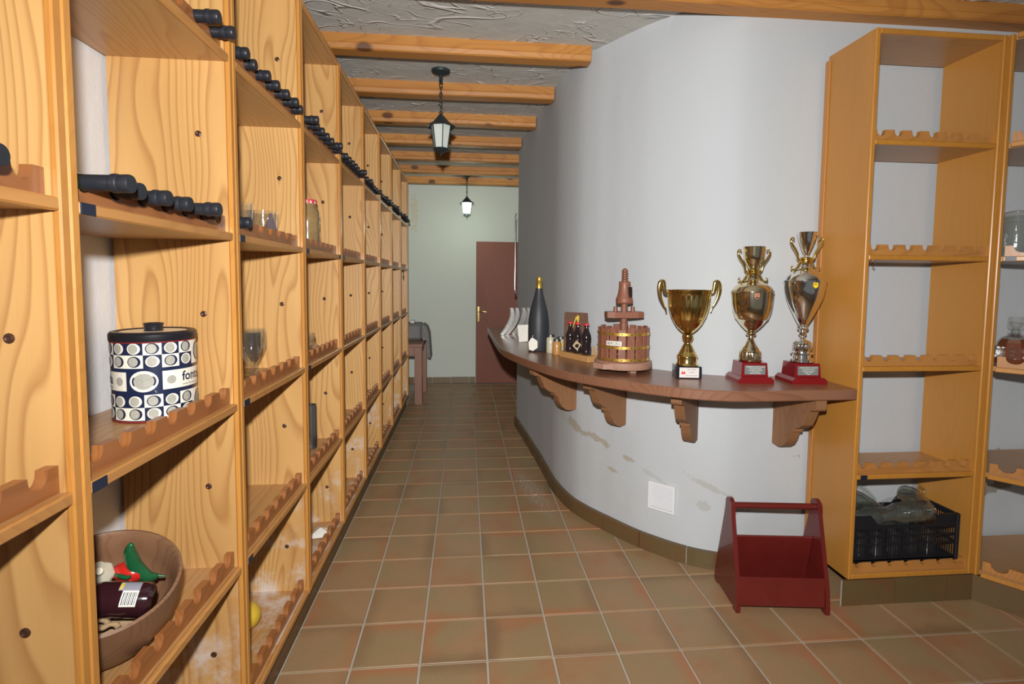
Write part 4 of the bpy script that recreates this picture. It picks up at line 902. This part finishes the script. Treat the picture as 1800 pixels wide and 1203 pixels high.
for z in (0.062, 0.122, 0.188):
    hb = MB().lathe([(PRR+0.0048, z), (PRR+0.0068, z), (PRR+0.0068, z+0.013), (PRR+0.0048, z+0.013)], 64)
    n = 64; hb.f = hb.f[:-2] + [(k, (k+1) % n, 3*n+(k+1) % n, 3*n+k) for k in range(n)]
    h_ = hb.obj('hoop', BRASS, pr, 40)
    rv = MB()
    for k in range(18): a = 2*PI*(k+0.0)/18; rv.box(-0.003, 0.003, -0.003, 0.003, -0.003, 0.003) if False else rv.sphere(((PRR+0.0068)*math.cos(a), (PRR+0.0068)*math.sin(a), z+0.0065), 0.0035, 6, 4)
    tag(rv.obj('rivets', BOLT, h_), kind='stuff')
for z in (0.148, 0.105):
    pass
MB().lathe([(0.021, 0.056), (0.021, 0.245), (0.017, 0.247), (0.017, 0.342)], 24).obj('spindle', PRESSW, pr, 40)
sp = [(0.012, 0.450)]
for i in range(5): sp += [(0.0165, 0.455+i*0.012), (0.0165, 0.460+i*0.012), (0.0115, 0.464+i*0.012)]
sp += [(0.009, 0.517), (1e-6, 0.520)]
MB().lathe(sp, 20).obj('screw', PRESSW, pr, 40)
MB().lathe([(0.042, 0.342), (0.044, 0.345), (0.044, 0.362), (0.040, 0.372), (0.033, 0.395), (0.029, 0.430), (0.030, 0.448), (0.026, 0.453), (1e-6, 0.453)], 12).obj('press_head', PRESSW, pr, 40)
mb = MB(); mb.box(-0.006, 0.006, -0.0455, -0.030, 0.372, 0.425); mb.xf = None; mb.obj('slot', simple('slot_dark', (0.02, 0.01, 0.01), 0.8), pr)
MB().prism([(-0.094, -0.03), (-0.06, -0.045), (0.06, -0.045), (0.094, -0.03), (0.094, 0.03), (0.06, 0.045), (-0.06, 0.045), (-0.094, 0.03)], 'Z', 0.270, 0.300).obj('cross_plank', PRESSW, pr, rotz=math.radians(-30))
for s in (-1, 1): MB().lathe([(0.011, 0.300), (0.010, 0.325), (1e-6, 0.326)], 14).obj('peg', PRESSW, pr, 40, loc=(s*0.045*math.cos(-0.52), s*0.045*math.sin(-0.52), 0))
npx = math.radians(-128-30)  # faces the camera's left front
npl = MB(); 
def np_(u, v, r=PRR+0.0085): a = npx+u/r; return (r*math.cos(a), r*math.sin(a), 0.150+v)
vs = []; 
for i in range(9):
    u = -0.040+0.080*i/8; vs += [np_(u, -0.011), np_(u, 0.011)]
plq = npl.add(vs, [(2*i, 2*i+2, 2*i+3, 2*i+1) for i in range(8)]).obj('name_plate', PAPER, pr)
vs, fs = text_mesh('BERCEO', 0.018, 0.0002, 0, 1.05)
me = bpy.data.meshes.new('lettering'); me.from_pydata([np_(v[0]*1.0, v[1]-0.006, PRR+0.0089) for v in vs], [], fs); me.materials.append(INK)
o = bpy.data.objects.new('lettering', me); COL.objects.link(o); o.parent = plq

# ------------------------------------------------------------------ magnum bottle and neighbours
mg = thing('magnum_bottle', 'big black frosted wine bottle with gold foil neck on the counter', 'bottle', (0.885, 1.235, CT))
MB().lathe([(1e-6, 0.006), (0.045, 0.0), (0.062, 0.003), (0.066, 0.012), (0.068, 0.12), (0.066, 0.20), (0.058, 0.255), (0.045, 0.305), (0.032, 0.350), (0.024, 0.385), (0.022, 0.405)], 40).obj('glass_body', simple('frosted_black', (0.035, 0.038, 0.045), 0.45, bump=0.2, bscale=300), mg, 50)
MB().lathe([(0.0228, 0.392), (0.0215, 0.40), (0.019, 0.448), (0.0205, 0.450), (0.0205, 0.466), (0.018, 0.476), (1e-6, 0.478)], 32).obj('foil', simple('gold_foil', (0.62, 0.42, 0.08), 0.35, metal=0.8), mg, 40)
st_ = MB().tube([(-0.030, -0.040, 0.12), (-0.045, -0.058, 0.10), (-0.048, -0.066, 0.088)], 0.0015, 6).obj('string', PAPER, mg)
MB().add([(-0.074, -0.070, 0.062), (-0.058, -0.078, 0.090), (-0.046, -0.082, 0.092), (-0.018, -0.092, 0.072), (-0.018, -0.092, 0.030), (-0.046, -0.084, 0.008), (-0.070, -0.074, 0.016)], [tuple(range(7))]).obj('hexagonal_tag', PAPER, mg)
# curved chrome bottle stand
cs = thing('chrome_bottle_stand', 'curved chrome strips standing left of the big black bottle', 'stand', (0.80, 2.2, CT))
for k, dx in enumerate((-0.055, -0.012, 0.045, 0.085)):
    pr_ = []
    for i in range(15):
        t = i/14; z = 0.005+t*0.225; pr_.append((dx-0.045+0.085*math.sin(t*PI*0.62), z))
    back_ = [(x+0.022+0.008*math.sin(i/14*PI), z) for i, (x, z) in enumerate(pr_)]
    MB().prism(pr_+back_[::-1], 'Y', -0.05+k*0.012, 0.05+k*0.012).obj('curved_strip', CHROME, cs, 40)
MB().box(-0.09, 0.12, -0.05, 0.09, 0.0, 0.0055, 0.001).obj('foot_plate', CHROME, cs)
tg = thing('paper_card', 'plain white paper card leaning between chrome strips and black bottle', 'card', (0.835, 1.72, CT), math.radians(-12))
MB().add([(-0.043, 0.03, 0.122), (0.042, 0.02, 0.128), (0.040, -0.01, 0.006), (-0.026, -0.01, 0.0), (-0.043, 0.031, 0.122), (0.042, 0.021, 0.128), (0.040, -0.009, 0.006), (-0.026, -0.009, 0.0)], [(0, 1, 2, 3), (7, 6, 5, 4), (0, 4, 5, 1), (1, 5, 6, 2), (2, 6, 7, 3), (3, 7, 4, 0)]).obj('sheet', PAPER, tg)
# little spice jars
SP1 = simple('amber_spice', (0.50, 0.25, 0.08), 0.2, coat=0.8); SP2 = simple('pale_spice', (0.55, 0.50, 0.36), 0.2, coat=0.8)
for k, (x, y, h, mm, lab) in enumerate(((0.950, 1.14, 0.115, SP2, 'tall pale glass jar right behind the big black bottle'), (0.975, 1.055, 0.095, SP1, 'amber glass jar between the black bottle and the colas'), (1.016, 1.15, 0.10, SP2, 'pale glass jar with yellow label beside the first cola bottle'))):
    j = thing('spice_jar', lab, 'jar', (x, y, CT), group='small glass jars on the counter')
    MB().lathe([(1e-6, 0.0), (0.026, 0.0), (0.028, 0.004), (0.028, h*0.75), (0.022, h*0.85), (0.022, h*0.88)], 24).obj('glass_body', mm, j, 40)
    MB().lathe([(0.0235, h*0.86), (0.0235, h), (1e-6, h)], 24).obj('lid', STEEL, j, 40)
    if k == 2: MB().lathe([(0.0284, h*0.45), (0.0286, h*0.46), (0.0286, h*0.60), (0.0284, h*0.61)], 24).obj('label_band', YELL, j)
# cola bottles in a small tray
tr = thing('bottle_tray', 'low pale wooden tray under the three small cola bottles', 'tray', (1.062, 0.862, CT), math.radians(-64.8))
MB().box(-0.125, 0.145, -0.036, 0.036, 0.0, 0.0345, 0.002).obj('tray_board', simple('pale_wood', (0.50, 0.27, 0.10), 0.5, var=0.15), tr)
MB().prism([(0.105, 0.0345), (0.143, 0.0345), (0.141, 0.040), (0.116, 0.088), (0.108, 0.088)], 'Y', 0.026, 0.036).obj('tray_end', simple('pale_wood_end', (0.55, 0.36, 0.19), 0.5, var=0.15), tr)
COLA = simple('cola_glass', (0.022, 0.014, 0.016), 0.06, coat=0.6); CAPR = simple('cap_red', (0.60, 0.03, 0.05), 0.35, coat=0.2)
for k, (x, y) in enumerate(((1.033, 0.93), (1.0635, 0.862), (1.099, 0.792))):
    cb = thing('cola_bottle', ('leftmost of the three small red-capped cola bottles', 'middle of the three small cola bottles, with a diamond label', 'rightmost and nearest of the three small red-capped cola bottles')[k], 'bottle', (x, y, CT+0.0347), group='small cola bottles in the tray')
    MB().lathe([(1e-6, 0.003), (0.022, 0.0), (0.027, 0.004), (0.0285, 0.02), (0.0285, 0.04), (0.0255, 0.060), (0.0270, 0.080), (0.0280, 0.092), (0.0250, 0.112), (0.0165, 0.135), (0.0125, 0.150), (0.0115, 0.168)], 28, flutes=((0.018, 0.06, 12, 0.03),)).obj('glass_body', COLA, cb, 50)
    MB().lathe([(0.0150, 0.166), (0.0155, 0.168), (0.0145, 0.176), (0.012, 0.179), (1e-6, 0.179)], 21).obj('cap', CAPR, cb, 40)
    if k == 1: MB().add([(-0.033, -0.0135, 0.045), (-0.014, -0.029, 0.078), (0.014, -0.030, 0.052), (-0.010, -0.030, 0.020)], [(0, 1, 2, 3)]).obj('diamond_label', simple('kraft_label', (0.50, 0.38, 0.22), 0.6), cb)
# brown board leaning on the wall
bd = thing('brown_board', 'brown rounded board with yellow sign mark leaning on the wall behind the colas', 'board', (1.080, 0.945, CT+0.001), rot=(math.radians(-2.0), 0, math.radians(-45)))
mw = 0.100; hh = 0.265; rc_ = 0.012
op = [(-mw, 0), (mw, 0)]+[(mw-rc_+rc_*math.cos(a), hh-rc_+rc_*math.sin(a)) for a in (0, PI/6, PI/3, PI/2)]+[(-mw+rc_+rc_*math.cos(a), hh-rc_+rc_*math.sin(a)) for a in (PI/2, 2*PI/3, 5*PI/6, PI)]
MB().prism(op, 'Y', -0.004, 0.004).obj('board_panel', simple('board_brown', (0.16, 0.085, 0.055), 0.55, var=0.3, bscale=50), bd)
MB().add([(x, -0.0045, z) for x, z in ((-0.058, 0.135), (-0.045, 0.15), (-0.030, 0.20), (-0.018, 0.235), (-0.002, 0.25), (0.008, 0.24), (0.004, 0.20), (-0.002, 0.19), (-0.004, 0.215), (-0.012, 0.225), (-0.028, 0.19), (-0.046, 0.14))], [(0, 1, 2, 10, 11), (2, 3, 9, 10), (3, 4, 9), (4, 5, 8, 9), (5, 6, 7, 8)]).obj('yellow_mark', YELL, bd)

# ------------------------------------------------------------------ wooden tote (tool caddy)
tx = thing('wooden_tote', 'dark red varnished wooden bottle tote with dowel handle on the floor', 'tote', (1.79, 0.045, 0), math.radians(-7))
end = [(-0.112, 0.0), (-0.100, 0.0)]
def endp():
    p = [(-0.125, 0.0), (-0.09, 0.0), (-0.085, 0.012), (0.095, 0.012), (0.10, 0.0), (0.135, 0.0), (0.142, 0.02), (0.125, 0.10)]
    p += [(0.036+0.0*i, 0.40+0.0*i) for i in (0,)] 
    p += [(0.036*math.cos(a), 0.425+0.036*math.sin(a)) for a in (0.35, 0.8, 1.3, PI/2, 1.85, 2.35, 2.8)]
    p += [(-0.036, 0.40), (-0.115, 0.12), (-0.128, 0.02)]
    return p
for s in (-1, 1): MB().prism(endp(), 'X', s*0.190-0.009, s*0.190+0.009).obj('end_panel', REDW, tx, 20)
MB().tube([(-0.181, 0, 0.425), (0.181, 0, 0.425)], 0.014, 16).obj('handle', REDW, tx, 40)
MB().box(-0.181, 0.181, -0.108, 0.110, 0.035, 0.047).obj('bottom_board', REDW, tx)
mb = MB(); mb.xf = Matrix.Translation((0, -0.112, 0.095)) @ Matrix.Rotation(-0.06, 4, 'X'); mb.box(-0.181, 0.181, -0.006, 0.006, -0.065, 0.060, 0.003).obj('front_board', REDW, tx)
mb = MB(); mb.xf = Matrix.Translation((0, 0.030, 0.163)) @ Matrix.Rotation(0.22, 4, 'X'); mb.box(-0.181, 0.181, -0.006, 0.006, -0.116, 0.125, 0.003).obj('back_board', REDW, tx)
mb = MB(); mb.xf = Matrix.Translation((0, 0.115, 0.085)); mb.box(-0.181, 0.181, -0.006, 0.006, -0.05, 0.045, 0.003).obj('rear_board', REDW, tx)

# ------------------------------------------------------------------ crate with glass jugs
zc0 = LEV['D']+0.0685
cx0, cx1, cy0, cy1, ch = 2.116, 2.616, -0.034, 0.20, 0.208
ct = thing('plastic_crate', 'black slatted plastic crate of glass jugs at the bottom of the amber rack', 'crate', ((cx0+cx1)/2, (cy0+cy1)/2, zc0))
hw, hd = (cx1-cx0)/2, (cy1-cy0)/2
MB().box(-hw, hw, -hd, hd, 0, 0.006).obj('bottom', BLACKP, ct)
fp = MB()
for y in (-hd, hd-0.005):
    for z in (0.004, 0.075, 0.112, 0.150): fp.box(-hw, hw, y, y+0.005, z, z+0.006)
    fp.box(-hw, hw, y, y+0.005, 0.006, 0.012)
fp.obj('long_rail', BLACKP, ct)
sl = MB()
for y in (-hd+0.001, hd-0.005):
    nS = 44
    for k in range(nS):
        x = -hw+0.006+(2*hw-0.012)*k/(nS-1); sl.box(x-0.0017, x+0.0017, y, y+0.004, 0.004, 0.156)
for x in (-hw, hw-0.004):
    for k in range(20):
        y = -hd+0.006+(2*hd-0.012)*k/19; sl.box(x, x+0.004, y-0.0017, y+0.0017, 0.004, ch-0.02)
    for z in (0.004, 0.075, 0.150, ch-0.02): sl.box(x-0.001, x+0.005, -hd, hd, z, z+0.007)
tag(sl.obj('slat', BLACKP, ct), kind='stuff')
for y in (-hd-0.002, hd-0.006):
    MB().prism([(-hw-0.004, 0.150), (hw+0.004, 0.150), (hw+0.006, ch), (hw*0.68, ch), (hw*0.54, 0.163), (-hw*0.52, 0.163), (-hw*0.66, ch), (-hw-0.006, ch)], 'Y', y, y+0.008).obj('rim', BLACKP, ct)
for x in (-hw-0.005, hw-0.003): MB().box(x, x+0.008, -hd, hd, ch-0.02, ch, 0.001).obj('rim', BLACKP, ct)
for sx in (-1, 1):
    for sy in (-1, 1): MB().box(sx*hw-0.008, sx*hw+0.008, sy*hd-0.008, sy*hd+0.008, 0 if sy < 0 else -0.0465, ch, 0.003).obj('corner_post', BLACKP, ct)
def jug(name, label, loc, rot, h=0.22, r=0.055):
    t = thing(name, label, 'jug', loc, rot=rot, group='glass jugs in the black crate')
    MB().lathe([(1e-6, 0), (r*0.8, 0), (r*0.95, 0.01), (r, h*0.3), (r*0.9, h*0.6), (r*0.62, h*0.8), (r*0.66, h), (r*0.62, h), (r*0.58, h*0.8), (r*0.85, h*0.6), (r*0.95, h*0.3), (r*0.88, 0.014), (1e-6, 0.012)], 32).obj('jug_body', TGLASS, t, 50)
    MB().tube(catmull([(r*0.6, 0, h*0.88), (r*1.2, 0, h*0.9), (r*1.45, 0, h*0.65), (r*1.25, 0, h*0.35), (r*0.97, 0, h*0.28)], 4), 0.006, 8).obj('handle', GLASS, t, 60)
    return t
jug('glass_jug', 'large glass jug lying across the front cut-out of the crate', (2.52, 0.018, zc0+0.205), (0, math.radians(-92), math.radians(5)), 0.27, 0.050)
jug('glass_jug', 'glass jug lying at the right end of the crate, base towards camera', (2.44, 0.06, zc0+0.265), (0, math.radians(-112), math.radians(-160)), 0.17, 0.042)
jug('glass_jug', 'tall glass jug leaning out of the left side of the crate', (2.375, 0.115, zc0+0.14), (0, math.radians(-56), math.radians(6)), 0.265, 0.040)
jug('glass_jug', 'glass jug lying flat at the left side of the crate', (2.36, 0.03, zc0+0.165), (0, math.radians(-86), math.radians(-4)), 0.20, 0.042)
for k in range(5):
    x = -0.17+0.085*k
    tag(MB().lathe([(1e-6, 0), (0.03, 0.0), (0.034, 0.11), (0.032, 0.11), (0.028, 0.004), (1e-6, 0.004)], 20).obj('glass_tumbler', GLASS, None, 40, loc=((cx0+cx1)/2+x, (cy0+cy1)/2-0.055, zc0+0.0065)), '%s glass tumbler seen through the slats of the crate, from the left' % num[k], 'glass', 'tumblers inside the crate')

# ------------------------------------------------------------------ decanter and pitcher in the corner rack
dc = thing('decanter', 'cut glass decanter of amber liquor at the right photo edge', 'decanter', (2.842, -0.03, LEV['B']+0.0215), math.radians(-30))
LIQ = simple('amber_liquor', (0.45, 0.10, 0.02), 0.04, trans=0.55, coat=1.0, ior=1.4)
MB().lathe([(1e-6, 0.0), (0.050, 0.0), (0.066, 0.012), (0.070, 0.035), (0.056, 0.100), (0.046, 0.118)], 8).obj('liquor', LIQ, dc)
MB().lathe([(1e-6, -0.000), (0.052, 0.0), (0.070, 0.010), (0.0745, 0.036), (0.060, 0.104), (0.050, 0.122), (0.024, 0.134), (0.018, 0.142), (0.018, 0.158), (0.030, 0.161), (0.030, 0.165), (0.014, 0.166), (0.014, 0.138), (0.045, 0.120), (0.0575, 0.100), (0.0715, 0.036), (0.067, 0.012), (0.05, 0.0012), (1e-6, 0.001)], 8).obj('glass_body', GLASS, dc)
MB().lathe([(0.0135, 0.150), (0.0135, 0.168), (0.020, 0.172), (0.031, 0.192), (0.031, 0.205), (0.024, 0.216), (1e-6, 0.218)], 8).obj('stopper', GLASS, dc)
for a in range(8):
    an = 2*PI*(a+0.5)/8
    mb = MB(); mb.xf = Matrix.Rotation(an, 4, 'Z') @ Matrix.Translation((0.0665, 0, 0.055)) @ Matrix.Rotation(-0.22, 4, 'Y')
    for q in range(3): mb.box(-0.002, 0.003, -0.012+q*0.012-0.003, -0.012+q*0.012+0.003, -0.03, 0.03, 0.001)
    mb.obj('cut_facet', GLASS, dc)
pt = thing('glass_pitcher', 'clear glass pitcher above the decanter at the right photo edge', 'pitcher', (2.822, -0.02, LEV['A']+0.0215), math.radians(-20))
MB().lathe([(1e-6, 0), (0.040, 0), (0.050, 0.010), (0.054, 0.05), (0.050, 0.10), (0.050, 0.165), (0.056, 0.18), (0.053, 0.18), (0.046, 0.165), (0.046, 0.10), (0.050, 0.05), (0.045, 0.014), (1e-6, 0.012)], 32, flutes=((0.02, 0.1, 10, 0.05),)).obj('pitcher_body', GLASS, pt, 60)
MB().lathe([(0.054, 0.181), (0.056, 0.185), (0.04, 0.198), (0.012, 0.206), (1e-6, 0.207)], 32).obj('lid', GLASS, pt, 60)
MB().tube(catmull([(0.05, 0, 0.16), (0.085, 0, 0.155), (0.092, 0, 0.11), (0.075, 0, 0.06), (0.052, 0, 0.045)], 4), 0.006, 8).obj('handle', GLASS, pt, 60)
# hook under a shelf
tag(MB().tube([(0, 0, 0), (0, 0, -0.012), (0.005, 0, -0.018), (0.009, 0, -0.012), (0.006, 0, -0.007)], 0.0016, 8).obj('cup_hook', simple('copper', (0.4, 0.16, 0.08), 0.3, metal=1.0), None, 60, loc=(2.135, -0.04, LEV['A']+0.0005)), 'tiny copper hook under a shelf of the amber rack', 'hook')

# ------------------------------------------------------------------ lanterns
def lantern(label, loc, glass, lit):
    t = thing('pendant_lantern', label, 'lantern', loc, group='hexagonal iron lanterns hanging from the ceiling')
    MB().lathe([(0.058, 0.0), (0.060, -0.006), (0.055, -0.016), (0.030, -0.026), (0.012, -0.034), (0.010, -0.064), (0.014, -0.070), (1e-6, -0.074)], 28).obj('ceiling_rose', IRON, t, 40)
    z = -0.074; k = 0
    while z > -0.262:
        pts_ = []
        for i in range(14):
            a = 2*PI*i/14; u = 0.0085*math.cos(a); v = 0.018*math.sin(a)
            pts_.append((u, 0, z-0.016+v) if k % 2 == 0 else (0, u, z-0.016+v))
        MB().tube(pts_, 0.0026, 6, closed=True).obj('chain_link', IRON, t, 60); z -= 0.0295; k += 1
    MB().lathe([(1e-6, -0.262), (0.006, -0.264), (0.010, -0.270), (0.012, -0.276), (0.022, -0.280), (0.030, -0.292), (0.062, -0.326), (0.094, -0.346), (0.094, -0.350), (0.060, -0.336), (1e-6, -0.30)], 6, phase=PI/6+0.25).obj('roof', IRON, t)
    fr_ = MB(); rt, rb, zt, zb = 0.0640, 0.0440, -0.337, -0.482
    A = [(math.cos(PI/6+0.25+PI/3*i), math.sin(PI/6+0.25+PI/3*i)) for i in range(6)]
    for i, (c_, s_) in enumerate(A): fr_.tube([(rt*c_, rt*s_, zt), (rb*c_, rb*s_, zb)], 0.0032, 6)
    for r_, z_ in ((rt, zt), (rb, zb)):
        fr_.tube([(r_*c_, r_*s_, z_) for c_, s_ in A], 0.0035, 6, closed=True)
    fr_.obj('frame', IRON, t)
    for i in range(6):
        (c1, s1), (c2, s2) = A[i], A[(i+1) % 6]; q = 0.985
        vs = [(rt*q*c1, rt*q*s1, zt), (rt*q*c2, rt*q*s2, zt), (rb*q*c2, rb*q*s2, zb), (rb*q*c1, rb*q*s1, zb)]
        q2 = 0.95; vs += [(v[0]*q2, v[1]*q2, v[2]) for v in vs]
        MB().add(vs, [(0, 1, 2, 3), (7, 6, 5, 4), (0, 4, 5, 1), (1, 5, 6, 2), (2, 6, 7, 3), (3, 7, 4, 0)]).obj('glass_pane', glass, t)
    MB().lathe([(0.046, -0.480), (0.047, -0.486), (0.034, -0.496), (0.020, -0.504), (0.008, -0.508), (0.010, -0.514), (0.006, -0.521), (0.002, -0.530), (1e-6, -0.531)], 18).obj('finial', IRON, t, 40)
    return t
FROST = simple('frosted_pane', (0.62, 0.68, 0.63), 0.35, spec=0.6)
LITG = simple('lit_pane', (0.9, 0.95, 0.9), 0.3, emit=((0.88, 1.0, 0.86), 9.0))
lantern('unlit dark iron lantern hanging nearer, with frosted panes', (0.255, 1.275, H), FROST, False)
lantern('lit lantern glowing white at the far end of the cellar', (0.422, 4.50, H), LITG, True)
